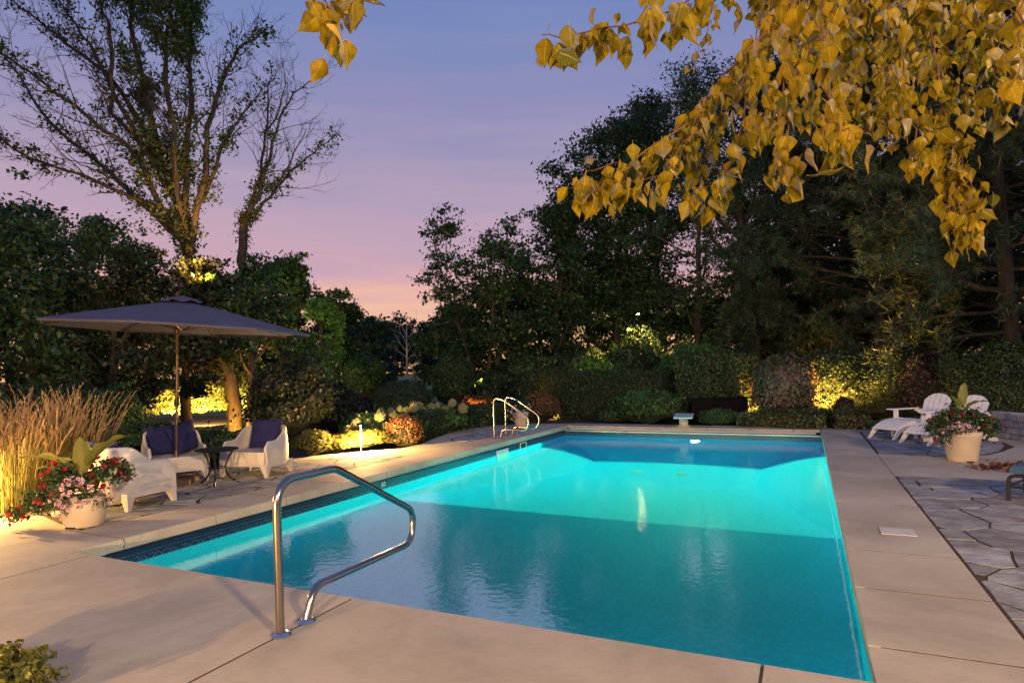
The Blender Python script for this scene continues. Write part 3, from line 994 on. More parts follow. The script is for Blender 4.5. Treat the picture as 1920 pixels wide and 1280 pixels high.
def bush(name, label, loc, rad, n, size, lm, seed, group=None, cat='shrub', lump=0.22, core=True, freq=2.2, stem=True, aspect=0.6, power=1.0, flat=0.0):
    """a shrub: lumpy shell of leaves round a solid dark core"""
    root = thing(name, label, cat, loc, 0, group)
    rng = np.random.default_rng(seed)
    off = Vector((seed * 3.7, seed * 1.3, 0))
    rx, ry, rz = rad
    d = unit(rng.normal(size=(n, 3)))
    d[:, 2] = np.where(d[:, 2] < -0.35, -d[:, 2], d[:, 2])
    k = np.array([1 + lump * noise.noise(Vector(q) * freq + off) + lump * 0.6 * noise.noise(Vector(q) * freq * 2.7 + off) for q in d])
    depth = 1 - np.abs(rng.normal(size=n)) * 0.13 * power
    q = np.sign(d) * np.abs(d) ** (1 - flat)
    C = q * (k * depth)[:, None] * np.array([rx, ry, rz]) + np.array([0, 0, rz * 0.9])
    C[:, 2] = np.maximum(C[:, 2], 0.02)
    link('foliage', quads('foliage', leaf_quads(C, size, rng, d, aspect), lm), root)
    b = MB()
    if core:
        me = bpy.data.meshes.new('dark_core')
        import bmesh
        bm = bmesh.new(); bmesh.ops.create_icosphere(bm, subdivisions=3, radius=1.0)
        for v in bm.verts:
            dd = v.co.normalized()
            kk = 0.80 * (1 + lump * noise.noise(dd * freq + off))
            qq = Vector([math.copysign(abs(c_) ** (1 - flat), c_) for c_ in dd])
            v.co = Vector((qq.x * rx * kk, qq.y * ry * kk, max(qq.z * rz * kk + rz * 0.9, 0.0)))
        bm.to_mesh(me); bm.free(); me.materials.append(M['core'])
        link('dark_core', me, root)
    if stem:
        r_ = random.Random(seed)
        for i in range(5):
            a = r_.uniform(0, 6.28)
            b.tube([(0.03 * math.cos(a), 0.03 * math.sin(a), -0.05), (rx * 0.25 * math.cos(a), ry * 0.25 * math.sin(a), rz * 0.5), (rx * 0.5 * math.cos(a), ry * 0.5 * math.sin(a), rz * 1.1)], [0.02, 0.014, 0.006], 4)
        b.build('stems', M['bark'], root)
    return root


def hedge(name, label, path, h, w, n, size, lm, seed, group=None, rough=0.05, top_var=0.05):
    """a clipped hedge along a path of ground points"""
    p0 = Vector(path[0]); root = thing(name, label, 'hedge', p0, 0, group)
    rng = np.random.default_rng(seed)
    pts = [Vector(p) - p0 for p in path]
    seg = [(pts[i], pts[i + 1]) for i in range(len(pts) - 1)]
    lens = np.array([(b_ - a).length for a, b_ in seg]); cum = lens / lens.sum()
    C, O = [], []
    for (a, b_), fr in zip(seg, cum):
        m = int(n * fr)
        t = rng.random(m)
        ax = (b_ - a).normalized(); nn = np.array((-ax.y, ax.x, 0))
        base = np.array(a)[None] + (np.array(b_) - np.array(a))[None] * (t[:, None] * 1.0)
        per = 2 * h + w
        s_ = rng.random(m) * per
        side = np.where(s_ < h, -1, np.where(s_ > h + w, 1, 0))
        zz = np.where(side == -1, s_, np.where(side == 1, per - s_, h))
        yy = np.where(side == -1, -w / 2, np.where(side == 1, w / 2, s_ - h - w / 2))
        # rounded shoulders
        edge = np.clip((zz - (h - 0.12)) / 0.12, 0, 1) * (side != 0)
        yy = yy * (1 - 0.14 * edge)
        und = np.array([noise.noise(Vector((x * 1.3 + seed, y * 1.3, z * 1.6))) for x, y, z in zip(base[:, 0], base[:, 1], zz)])
        out = nn[None] * side[:, None] + np.array([0, 0, 1])[None] * (side == 0)[:, None]
        jit = und * rough * 1.6 + rng.normal(size=m) * rough * 0.6 - rough * 0.5
        c_ = base + nn[None] * yy[:, None] + np.array([0, 0, 1])[None] * zz[:, None] + out * jit[:, None]
        C.append(c_); O.append(out)
    C = np.concatenate(C); O = np.concatenate(O)
    C[:, 2] = np.maximum(C[:, 2], 0.01)
    link('foliage', quads('foliage', leaf_quads(C, size, rng, O, 0.6), lm), root)
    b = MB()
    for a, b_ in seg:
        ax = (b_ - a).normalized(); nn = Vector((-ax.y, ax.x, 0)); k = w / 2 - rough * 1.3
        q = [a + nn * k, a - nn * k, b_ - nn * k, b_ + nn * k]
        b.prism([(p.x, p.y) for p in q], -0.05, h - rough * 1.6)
    b.build('dark_core', M['core'], root)
    return root


def pine(name, label, loc, H, cr, seed, tufts=2600, lean=(0, 0), zlow=1.2, group=None, droop=-0.12, needle=0.25, tr=0.2):
    root = thing(name, label, 'tree', loc, 0, group)
    s = Skel(seed); rng = np.random.default_rng(seed)
    pts, rad, _ = s.poly(Vector((0, 0, 0)), Vector((lean[0], lean[1], 1)), H, tr, 0.03, 12, 0.02, 0.03)
    az = 0.0
    whorls = int(H / 0.62)
    for i in range(whorls):
        z = zlow + (H - zlow) * (i + 0.3) / whorls
        f = z / H * 12; j = min(int(f), 11); q = pts[j].lerp(pts[j + 1], f - j)
        x = (z - zlow) / (H - zlow)
        for k in range(4):
            az += 1.57 + s.r.uniform(-0.35, 0.35)
            L_ = cr * (1 - x) ** 0.75 * s.r.uniform(0.65, 1.15) * (0.75 + 0.6 * min(1, x * 4)) + 0.3
            d = Vector((math.cos(az), math.sin(az), s.r.uniform(-0.15, 0.25) + 0.35 * x))
            s.grow(q, d, L_, 0.05 * (1 - x) + 0.015, 1, 3, 4, 0.6, 0.5, 0.10, 0.04 + droop * 0.2, 0.2)
    s.wood('trunk', M['pinebark'], root, 0.005)
    tips = np.array([tuple(p) for p in s.tips])
    idx = rng.integers(0, len(tips), tufts)
    T = tips[idx] + rng.normal(size=(tufts, 3)) * 0.10
    per = 12
    C = np.repeat(T, per, axis=0)
    ax = unit(rng.normal(size=(tufts, 3)) * 0.6 + unit(T * np.array([1, 1, 0]) + 1e-6) * 0.7 + np.array([0, 0, 0.25]))
    d = unit(np.repeat(ax, per, axis=0) * 0.55 + rng.normal(size=(len(C), 3)) * 0.62)
    w = unit(np.cross(d, rng.normal(size=(len(C), 3))))
    Ln = needle * (0.7 + 0.5 * rng.random((len(C), 1)))
    a = C; hw = 0.014
    V = np.stack([a - w * hw, a + w * hw, a + d * Ln], axis=1)
    link('crown', tris('crown', V, G['pine']), root)
    return root


def grass_clump(name, label, loc, n, h, r, seed, group, plumes=True, spread=0.35):
    root = thing(name, label, 'grass', loc, 0, group)
    rng = np.random.default_rng(seed)
    a = rng.random(n) * 6.283; rr = r * np.sqrt(rng.random(n)) * 0.45
    B = np.stack([rr * np.cos(a), rr * np.sin(a), np.zeros(n)], 1)
    tilt = spread * rng.random(n) ** 1.1
    da = a + rng.normal(size=n) * 0.6
    out = np.stack([np.cos(da), np.sin(da), np.zeros(n)], 1)
    hh = h * (0.55 + 0.3 * rng.random(n))
    segs = []
    w0 = unit(np.cross(out, np.array([0, 0, 1.0])) + rng.normal(size=(n, 3)) * 0.4)
    prev = B
    K = 4
    for k in range(1, K + 1):
        t = k / K
        ang = tilt * (0.4 + 1.5 * t * t)
        cur = B + out * (hh * t * np.sin(ang))[:, None] + np.array([0, 0, 1.0]) * (hh * t * np.cos(ang))[:, None]
        wa = 0.005 * (1 - (k - 1) / K * 0.8); wb_ = 0.005 * (1 - k / K * 0.8)
        segs.append(np.stack([prev - w0 * wa, prev + w0 * wa, cur + w0 * wb_, cur - w0 * wb_], 1)); prev = cur
    tag(link('blades', quads('blades', np.concatenate(segs), G['blade']), root), kind='stuff')
    if plumes:
        m = n // 4
        a = rng.random(m) * 6.283
        out = np.stack([np.cos(a), np.sin(a), np.zeros(m)], 1)
        tl = spread * 1.05 * rng.random(m) ** 0.8
        rr = r * 0.4 * np.sqrt(rng.random(m))
        B = out * rr[:, None]
        hh = h * (0.66 + 0.40 * rng.random(m))
        d = out * np.sin(tl)[:, None] + np.array([0, 0, 1.0]) * np.cos(tl)[:, None]
        w = unit(np.cross(d, rng.normal(size=(m, 3))))
        top = B + d * hh[:, None]; mid = B + d * (hh * 0.68)[:, None]
        bend = out * 0.05 * h
        stem = np.stack([B - w * 0.0025, B + w * 0.0025, mid + w * 0.002, mid - w * 0.002], 1)
        V = [stem]
        # each plume: many short seed slivers along the upper third
        q = 34
        t = np.repeat(np.linspace(0, 1, q)[None], m, 0).reshape(-1)
        C = np.repeat(mid, q, 0) + (np.repeat(top - mid, q, 0) + np.repeat(bend, q, 0) * (t ** 2)[:, None]) * t[:, None]
        dd = unit(np.repeat(d, q, 0) * 1.0 + rng.normal(size=(m * q, 3)) * 0.13)
        ww = unit(np.cross(dd, rng.normal(size=(m * q, 3))))
        ln = (0.05 * h * (1.15 - 0.6 * t))[:, None]
        V.append(np.stack([C, C + dd * ln * 0.5 + ww * 0.0045, C + dd * ln, C + dd * ln * 0.5 - ww * 0.0045], 1))
        tag(link('plumes', quads('plumes', np.concatenate(V), G['reed']), root), kind='stuff')
    return root


# ================================================================== FURNITURE
def armchair(label, loc, rz):
    """one-piece resin tub armchair, front towards local -Y"""
    root = thing('armchair', label, 'chair', loc, rz, 'white tub armchairs on the flagstones')
    hw, hd, rc = 0.38, 0.37, 0.26
    # plan line from the front right round the back to the front left
    plan = []
    for k in range(7):
        plan.append((hw, -hd + (hd + hd - rc) * k / 6, 0))
    for k in range(1, 9):
        a = math.pi / 2 * k / 8
        plan.append((hw - rc + rc * math.cos(a), hd - rc + rc * math.sin(a), 0))
    for k in range(1, 6):
        plan.append((hw - rc - (2 * hw - 2 * rc) * k / 5, hd, 0))
    for k in range(1, 9):
        a = math.pi / 2 + math.pi / 2 * k / 8
        plan.append((-hw + rc + rc * math.cos(a), hd - rc + rc * math.sin(a), 0))
    for k in range(1, 7):
        plan.append((-hw, hd - rc - (2 * hd - rc) * k / 6, 0))

    def top(y):
        t = max(0, min(1, (y + hd) / (2 * hd)))
        s_ = max(0, min(1, (t - 0.36) / 0.50)); s_ = s_ * s_ * (3 - 2 * s_)
        fr = max(0, 1 - t / 0.10)
        return 0.515 + 0.195 * s_ - 0.09 * fr * fr
    b = MB(); vs = []; n = len(plan); K = 7
    th = 0.035
    for x, y, _ in plan:
        zt = top(y); zb = 0.145
        nrm_ = Vector((x / hw, max(0, y - (hd - rc)) / rc if y > hd - rc else 0, 0))
        if abs(y - hd) < 1e-6:
            nrm_ = Vector((0, 1, 0))
        nrm_.normalize()
        prof = []
        for j in range(K):
            t = j / (K - 1); z = zb + (zt - zb) * t
            o = 0.012 - 0.02 * t + 0.018 * math.sin(t * math.pi)
            prof.append((o, z))
        ring_ = prof + [(prof[-1][0] - th * 0.5, zt + 0.012)] + [(o - th, z) for o, z in reversed(prof)]
        for o, z in ring_:
            vs.append(Vector((x, y, z)) + nrm_ * o)
    m = 2 * K + 1
    fs = []
    for i in range(n - 1):
        for j in range(m):
            q = (j + 1) % m
            fs.append((i * m + j, i * m + q, (i + 1) * m + q, (i + 1) * m + j))
    fs.append(tuple(range(m))); fs.append(tuple((n - 1) * m + j for j in range(m - 1, -1, -1)))
    b.add(vs, fs)
    b.build('shell', M['plastic'], root, True)
    sb = MB(); sb.prism([(-0.345, -0.375), (0.345, -0.375), (0.345, 0.14), (0.25, 0.31), (-0.25, 0.31), (-0.345, 0.14)], 0.335, 0.375, 0.012)
    sb.build('seat', M['plastic'], root, True)
    fb = MB(); fb.box((-0.36, -0.392, 0.165), (0.36, -0.36, 0.378))
    fb.build('front_apron', M['plastic'], root, True)
    for sx in (-1, 1):
        for sy in (-1, 1):
            lb = MB()
            x1, y1 = sx * 0.352, (0.285 if sy > 0 else -0.345)
            rings = []
            for t in np.linspace(0, 1, 5):
                z = 0.20 * (1 - t); w = 0.070 * (1 - t) ** 1.3 + 0.036
                cx_, cy_ = x1 + sx * (0.022 * t - 0.35 * (w - 0.03)), y1 + sy * (0.015 * t - 0.35 * (w - 0.03))
                rings.append([(cx_ - w * 0.62, cy_ - w * 0.62, z), (cx_ + w * 0.62, cy_ - w * 0.62, z), (cx_ + w * 0.62, cy_ + w * 0.62, z), (cx_ - w * 0.62, cy_ + w * 0.62, z)])
            v_ = [p for r_ in rings for p in r_]
            f_ = [(3, 2, 1, 0)[::-1], (16, 17, 18, 19)[::-1]]
            for i in range(4):
                for k in range(4):
                    q = (k + 1) % 4
                    f_.append((i * 4 + k, (i + 1) * 4 + k, (i + 1) * 4 + q, i * 4 + q))
            lb.add(v_, f_); lb.build('leg', M['plastic'], root, True)
    return root


def pillow(label, m, w=0.46, h=0.44, t=0.15, seed=0):
    """soft square cushion placed by matrix m (local z is its thickness)"""
    b = MB(); n = 14; vs = []; fs = []
    for side in (1, -1):
        for i in range(n + 1):
            for j in range(n + 1):
                x, y = i / n * 2 - 1, j / n * 2 - 1
                bulge = max(0, (1 - abs(x) ** 2.6) * (1 - abs(y) ** 2.6)) ** 0.55
                pin = 1 - 0.07 * (1 - abs(x) ** 2) * abs(y) ** 3
                pin2 = 1 - 0.07 * (1 - abs(y) ** 2) * abs(x) ** 3
                wr = 0.012 * noise.noise(Vector((x * 2.5 + seed, y * 2.5, side)))
                vs.append(Vector((x * w / 2 * pin2, y * h / 2 * pin, side * (t / 2 * bulge + 0.004) + wr * bulge)))
    k = (n + 1) ** 2
    for s_ in range(2):
        for i in range(n):
            for j in range(n):
                a = s_ * k + i * (n + 1) + j
                f = (a, a + n + 1, a + n + 2, a + 1)
                fs.append(f if s_ == 0 else f[::-1])
    b.add(vs, fs)
    o = b.build('cushion', M['navy'], None, smooth='all')
    o.matrix_world = m
    return tag(o, label, 'cushion', 'navy cushions on the armchairs')


def side_table(loc):
    root = thing('side_table', 'round black iron side table with pierced top between the white armchairs', 'table', loc, 0.3)
    b = MB(); R0 = 0.285
    rim = [(R0 - 0.012, 0.468), (R0, 0.474), (R0 + 0.004, 0.484), (R0 - 0.004, 0.492), (R0 - 0.018, 0.488), (R0 - 0.018, 0.472)]
    n = 40
    vs = [(r * math.cos(2 * math.pi * k / n), r * math.sin(2 * math.pi * k / n), z) for r, z in rim for k in range(n)]
    fs = []
    for i in range(len(rim)):
        for k in range(n):
            q = (k + 1) % n; j = (i + 1) % len(rim)
            fs.append((i * n + k, i * n + q, j * n + q, j * n + k))
    b.add(vs, fs); b.build('rim', M['iron'], root, True)
    b = MB()
    for k in range(-6, 7):                                           # pierced lattice top
        x = k * 0.042; half = math.sqrt(max(0, (R0 - 0.014) ** 2 - x * x))
        for an in (math.pi / 4, -math.pi / 4):
            m_ = Matrix.Rotation(an, 4, 'Z')
            b.box((x - 0.011, -half, 0.476), (x + 0.011, half, 0.484 if an > 0 else 0.4825), m_)
    b.build('lattice_top', M['iron'], root)
    for k in range(3):
        a = 2 * math.pi * k / 3 + 0.5
        pr = [(0.22, 0.475), (0.205, 0.42), (0.15, 0.33), (0.115, 0.24), (0.13, 0.14), (0.19, 0.06), (0.245, 0.025), (0.262, 0.035)]
        bb = MB(); bb.tube([(r * math.cos(a), r * math.sin(a), z) for r, z in pr], [0.014, 0.015, 0.014, 0.013, 0.013, 0.014, 0.016, 0.012], 8)
        bb.lathe([(0.012, 0), (0.018, 0.006), (0.014, 0.02), (0.0, 0.024)], 10, 0.245 * math.cos(a), 0.245 * math.sin(a))
        bb.build('leg', M['iron'], root, True)
    b = MB()
    b.tube([(0.118 * math.cos(2 * math.pi * k / 16), 0.118 * math.sin(2 * math.pi * k / 16), 0.23) for k in range(17)], 0.007, 6, False)
    b.build('leg_ring', M['iron'], root, True)
    return root


def umbrella(loc):
    root = thing('patio_umbrella', 'large charcoal octagonal patio umbrella on a bronze pole', 'umbrella', loc, 0)
    root.rotation_euler = (R(0.5), R(1.6), R(11))
    RC, ZR, ZA = 1.76, 2.19, 2.60
    n = 8
    b = MB(); K = 7; vs = []; fs = []
    rib_t = Matrix.Rotation(R(1.6), 4, 'Y')
    sub_ = 6
    ring_n = n * sub_
    for i in range(K + 1):
        t = 0.085 + (1 - 0.085) * i / K
        for k in range(ring_n):
            a = 2 * math.pi * k / ring_n
            fr = (k % sub_) / sub_
            chord = math.cos(math.pi / n) / math.cos((fr - 0.5) * 2 * math.pi / n)
            scal = 1 - (1 - math.sin(math.pi * fr) ** 1.0) * 0
            rr = RC * t * chord - 0.02 * math.sin(math.pi * fr) * t ** 2
            z = ZA + (ZR - ZA) * (t ** 1.06) - 0.02 * math.sin(math.pi * fr) * (1 - t) * t
            vs.append((rr * math.cos(a), rr * math.sin(a), z))
    for i in range(K):
        for k in range(ring_n):
            q = (k + 1) % ring_n
            fs.append((i * ring_n + k, (i + 1) * ring_n + k, (i + 1) * ring_n + q, i * ring_n + q))
    b.add(vs, fs)
    # folded hem along the rim
    hem = [Vector(vs[K * ring_n + k]) for k in range(ring_n)]
    o = len(b.v)
    b.add([tuple(p) for p in hem] + [(p.x * 0.995, p.y * 0.995, p.z - 0.028) for p in hem], [(k, ring_n + k, ring_n + (k + 1) % ring_n, (k + 1) % ring_n) for k in range(ring_n)])
    can = b.build('canopy', M['canopy'], root, m=rib_t)
    b = MB(); vs = []; fs = []
    for i, (r, z) in enumerate([(0.0, 2.665), (0.10, 2.645), (0.20, 2.61), (0.29, 2.57)]):
        for k in range(32):
            a = 2 * math.pi * k / 32
            w = 1 + (0.04 * math.cos(8 * a) if i == 3 else 0)
            vs.append((r * w * math.cos(a), r * w * math.sin(a), z + (0.018 * math.cos(8 * a + 1) if i == 3 else 0)))
    for i in range(3):
        for k in range(32):
            q = (k + 1) % 32; fs.append((i * 32 + k, (i + 1) * 32 + k, (i + 1) * 32 + q, i * 32 + q))
    b.add(vs, fs); b.build('vent_cap', M['canopy'], root, True, m=rib_t)
    b = MB(); b.tube([(0, 0, 0.06), (0, 0, 2.62)], 0.019, 12); b.build('pole', M['bronze'], root, True)
    b = MB(); b.lathe([(0.0, 2.66), (0.02, 2.665), (0.026, 2.69), (0.012, 2.715), (0.0, 2.72)], 12); b.build('finial', M['bronze'], root, True)
    for k in range(n):
        a = 2 * math.pi * k / n
        ca_, sa_ = math.cos(a), math.sin(a)
        f = lambda t: Vector((RC * t * ca_, RC * t * sa_, ZA + (ZR - ZA) * t ** 1.06 - 0.018))
        b = MB(); b.tube([f(0.03), f(0.35), f(0.7), f(0.99)], 0.009, 6); rb = b.build('rib', M['bronze'], root, True, m=rib_t)
        b = MB(); b.tube([Vector((0.035 * ca_, 0.035 * sa_, 2.17)), f(0.47) - Vector((0, 0, 0.01))], 0.007, 6); b.build('strut', M['bronze'], rb, True, m=rib_t)
    b = MB(); b.lathe([(0.02, 2.12), (0.042, 2.13), (0.042, 2.19), (0.02, 2.20)], 14); b.build('runner', M['bronze'], root, True)
    b = MB(); b.lathe([(0.02, 2.545), (0.045, 2.555), (0.045, 2.60), (0.02, 2.61)], 14); b.build('hub', M['bronze'], root, True)
    b = MB(); b.lathe([(0.021, 1.09), (0.034, 1.10), (0.034, 1.21), (0.021, 1.22)], 12)
    b.tube([(0.0, -0.03, 1.155), (0.0, -0.075, 1.155)], 0.016, 8); cb = b.build('crank_housing', M['iron'], root, True)
    b = MB(); b.tube([(0, -0.075, 1.155), (0, -0.085, 1.155), (0.07, -0.088, 1.13), (0.072, -0.125, 1.13)], 0.007, 6); b.build('crank_handle', M['iron'], cb, True)
    for z in (0.30, 0.42):
        b = MB(); b.tube([(0.018, 0, z), (0.06, 0, z)], 0.006, 6); b.lathe([(0.0, 0), (0.014, 0.003), (0.014, 0.016), (0, 0.018)], 8, m=Matrix.Translation((0.055, 0, z)) @ Matrix.Rotation(R(90), 4, 'Y'))
        b.build('clamp_knob', M['iron'], root, True)
    b = MB(); b.prism([(-0.24, -0.24), (0.24, -0.24), (0.24, 0.24), (-0.24, 0.24)], 0.0, 0.075, 0.012)
    b.build('base_slab', mat('brown_stone_base', (0.14, 0.09, 0.06), 0.85, var=0.3, vscale=9, bump=0.4), root)
    b = MB(); b.lathe([(0.034, 0.07), (0.034, 0.46), (0.026, 0.47), (0.02, 0.475)], 14); b.build('base_tube', M['bronze'], root, True)
    return root


def rounded(pts, rad, n=7):
    """polyline with rounded corners"""
    out = [Vector(pts[0])]
    for i in range(1, len(pts) - 1):
        a, p, q = Vector(pts[i - 1]), Vector(pts[i]), Vector(pts[i + 1])
        r_ = rad[i - 1] if hasattr(rad, '__len__') else rad
        u_ = (a - p); v_ = (q - p)
        r_ = min(r_, u_.length * 0.48, v_.length * 0.48)
        s0, s1 = p + u_.normalized() * r_, p + v_.normalized() * r_
        for k in range(n + 1):
            t = k / n
            out.append(s0.lerp(p, t).lerp(p.lerp(s1, t), t))
    out.append(Vector(pts[-1]))
    return out


def escutcheon(x, y, parent):
    b = MB(); b.lathe([(0.058, 0.001), (0.060, 0.007), (0.050, 0.017), (0.032, 0.024), (0.026, 0.022)], 28, x, y)
    b.build('escutcheon', M['chrome'], parent, True)


def plane_hit(px, py, p0, nrm_):
    o = Vector((0, 0, EYE)); d = ray(px, py)
    t = (p0 - o).dot(nrm_) / d.dot(nrm_)
    return o + d * t


# front grab rail, in one vertical plane through its two feet
f1, f2 = gnd(526, 1191), gnd(573, 1165)
dirh = (f2 - f1).normalized(); pn = Vector((-dirh.y, dirh.x, 0))
rail = thing('grab_rail', 'polished steel grab rail looping out over the near edge of the pool', 'handrail', f1)
key = [(526, 1191), (517.5, 903), (628, 877), (776, 957), (771, 1017), (588, 1099), (573, 1165)]
pp = [plane_hit(x, y, f1, pn) - f1 for x, y in key]
pp[0] = Vector((0, 0, 0)); pp[-1] = f2 - f1
b = MB(); b.tube(rounded(pp, [0.16, 0.07, 0.11, 0.11, 0.13], 10), 0.0242, 20); b.build('tube', M['steel'], rail, True)
escutcheon(0, 0, rail); q = f2 - f1; escutcheon(q.x, q.y, rail)

# pool ladder rails at the far left
lad = thing('pool_ladder', 'pair of looped steel ladder rails at the far left of the pool', 'ladder', P(-0.48, 9.27), POOL_ANG)
for dv in (0.0, 0.60):
    pts = [(0, dv, 0), (0, dv, 0.86), (0.20, dv, 0.86), (0.98, dv, 0.42), (0.80, dv, 0.20), (0.50, dv, 0.22), (0.20, dv, 0.21), (0.17, dv, 0)]
    pts = [(0, dv, 0), (0, dv, 0.90), (0.24, dv, 0.86), (0.86, dv, 0.46), (0.80, dv, 0.19), (0.20, dv, 0.21), (0.16, dv, 0)]
    b = MB(); b.tube(rounded(pts, [0.16, 0.14, 0.18, 0.16, 0.10], 8), 0.0225, 12); b.build('rail', M['steel'], lad, True)
    for x in (0, 0.16):
        b = MB(); b.lathe([(0.05, 0.001), (0.052, 0.006), (0.03, 0.02), (0.024, 0.02)], 16, x, dv); b.build('escutcheon', M['chrome'], lad, True)

# armchairs, cushions, table, umbrella
chA = armchair('white tub armchair seen from its side, nearest the flower pot', (-4.62, 7.55, 0.0), R(164))
chB = armchair('white tub armchair behind the umbrella pole', (-4.95, 9.28, 0.0), R(38))
chC = armchair('white tub armchair facing the pool right of the iron table', (-3.92, 9.78, 0.0), R(-12))


def seat_cushion(ch, label, x, y, z, tilt, yaw, roll=0, seed=0, w=0.46, h=0.44):
    m = Matrix.Translation(ch.location) @ Matrix.Rotation(ch.rotation_euler.z, 4, 'Z') @ Matrix.Translation((x, y, z)) @ Matrix.Rotation(R(yaw), 4, 'Z') @ Matrix.Rotation(R(90 - tilt), 4, 'X') @ Matrix.Rotation(R(roll), 4, 'Z')
    return pillow(label, m, w, h, 0.15, seed)


seat_cushion(chA, 'navy cushion mostly hidden inside the nearest armchair', 0.02, 0.20, 0.58, 18, 0, 0, 1)
seat_cushion(chB, 'navy cushion leaning left of the umbrella pole', -0.12, 0.20, 0.585, 20, -8, 4, 2)
seat_cushion(chB, 'navy cushion tilted up right behind the umbrella pole', 0.17, 0.14, 0.60, 16, 22, 14, 3)
seat_cushion(chC, 'navy cushion in the armchair right of the iron table', 0.0, 0.20, 0.60, 20, 4, 2, 4, 0.5, 0.47)
side_table((-4.16, 8.93, 0))
umbrella((-4.81, 9.07, 0))


# ---- Adirondack chairs with footrests
def slat(b, x0, x1, p, q, th=0.02):
    """board across x from profile point p to q (y,z)"""
    d = Vector((0, q[0] - p[0], q[1] - p[1])); n_ = Vector((0, -d.z, d.y)).normalized() * th
    P0, P1 = Vector((x0, p[0], p[1])), Vector((x0, q[0], q[1]))
    P2, P3 = Vector((x1, p[0], p[1])), Vector((x1, q[0], q[1]))
    vs = [P0, P2, P3, P1, P0 + n_, P2 + n_, P3 + n_, P1 + n_]
    return b.add(vs, [(3, 2, 1, 0), (4, 5, 6, 7), (0, 1, 5, 4), (1, 2, 6, 5), (2, 3, 7, 6), (3, 0, 4, 7)])


def adirondack(label, loc, rz):
    """front towards local -Y"""
    r = thing('adirondack_chair', label, 'chair', loc, rz, 'white slatted garden chairs')
    w = M['whitewood']
    # seat slats follow a sloping side board
    n = 8
    for k in range(n):
        t0, t1 = k / n, (k + 0.80) / n
        f = lambda t: (-0.30 + 0.58 * t, 0.365 - 0.135 * t - 0.03 * math.sin(math.pi * t))
        b = MB(); slat(b, -0.27, 0.27, f(t0), f(t1)); b.build('seat_slat', w, r)
    for sx in (-1, 1):                                               # side boards running back to the floor
        b = MB()
        prof = [(-0.33, 0.36), (-0.33, 0.26), (0.55, 0.0), (0.72, 0.0), (0.72, 0.05), (0.25, 0.21)]
        x0, x1 = (0.272, 0.296) if sx > 0 else (-0.296, -0.272)
        vs = [(x0, y, z) for y, z in prof] + [(x1, y, z) for y, z in prof]
        m = len(prof)
        b.add(vs, [tuple(range(m)), tuple(range(2 * m - 1, m - 1, -1))] + [(i, m + i, m + (i + 1) % m, (i + 1) % m) for i in range(m)])
        b.build('side_board', w, r)
        b = MB(); b.box((sx * 0.298 - (0.0 if sx > 0 else 0.025), -0.33, 0), (sx * 0.298 + (0.025 if sx > 0 else 0.0), -0.22, 0.535)); b.build('front_leg', w, r)
        b = MB()
        xa = sx * 0.345
        b.prism([(xa - 0.065, -0.42), (xa + 0.065, -0.42), (xa + 0.07, -0.1), (xa + 0.03, 0.36), (xa - 0.045, 0.36), (xa - 0.065, 0.0)], 0.536, 0.560, 0.004)
        b.build('armrest', w, r)
    b = MB(); b.box((-0.40, 0.33, 0.49), (0.40, 0.375, 0.535)); b.build('back_brace', w, r)
    # fan of back slats with a rounded top
    nb = 5; tilt = R(24)
    mb_ = Matrix.Translation((0, 0.26, 0.20)) @ Matrix.Rotation(-tilt, 4, 'X')
    for k in range(nb):
        xc = (k - (nb - 1) / 2)
        x0, x1 = xc * 0.108 - 0.047, xc * 0.108 + 0.047
        top = lambda x: 0.72 - 0.62 * (abs(x) / 0.30) ** 2.6 * 0.35
        sp = 1.10
        poly = [(x0 * 0.92, 0.0), (x1 * 0.92, 0.0)] + [((x0 + (x1 - x0) * t) * sp, top(x0 + (x1 - x0) * t)) for t in np.linspace(1, 0, 7)]
        b = MB(); vs = [Vector((x, 0.0, z)) for x, z in poly] + [Vector((x, 0.02, z)) for x, z in poly]
        m = len(poly)
        b.add([mb_ @ v for v in vs], [tuple(range(m)), tuple(range(2 * m - 1, m - 1, -1))] + [(i, m + i, m + (i + 1) % m, (i + 1) % m) for i in range(m)])
        b.build('back_slat', w, r)
    return r


def footrest(label, loc, rz):
    r = thing('footrest', label, 'footrest', loc, rz, 'white slatted footrests')
    w = M['whitewood']
    n = 8
    f = lambda t: (0.30 - 0.62 * t, 0.345 + 0.015 * math.sin(t * 2) - 0.19 * max(0, t - 0.15) ** 1.9 / 0.73)
    for k in range(n):
        b = MB(); slat(b, -0.29, 0.29, f((k + 0.80) / n), f(k / n)); b.build('seat_slat', w, r)
    for sx in (-1, 1):
        top = [f(t) for t in np.linspace(0, 1, 9)]
        prof = [(y, z - 0.001) for y, z in top] + [(-0.44, 0.0), (-0.385, 0.0)] + [(y + 0.02, z - 0.085) for y, z in reversed(top[1:-1])] + [(0.30, 0.25)]
        x0, x1 = (0.262, 0.288) if sx > 0 else (-0.288, -0.262)
        m = len(prof)
        b = MB(); b.add([(x0, y, z) for y, z in prof] + [(x1, y, z) for y, z in prof], [tuple(range(m)), tuple(range(2 * m - 1, m - 1, -1))] + [(i, m + i, m + (i + 1) % m, (i + 1) % m) for i in range(m)])
        b.build('side_board', w, r)
        b = MB(); b.box((sx * 0.25 - 0.012, 0.16, 0), (sx * 0.25 + 0.012, 0.25, 0.315)); b.build('leg', w, r)
    return r


adirondack('white slatted garden chair behind, farther from the big flower pot', (8.26, 12.94, 0), R(-72))
footrest('white curved slatted footrest before the farther garden chair', (7.67, 12.75, 0), R(-72))
adirondack('white slatted garden chair half hidden by the big flower pot', (8.32, 12.0, 0), R(-71))
footrest('white curved slatted footrest nearer the big flower pot', (7.72, 11.81, 0), R(-71))

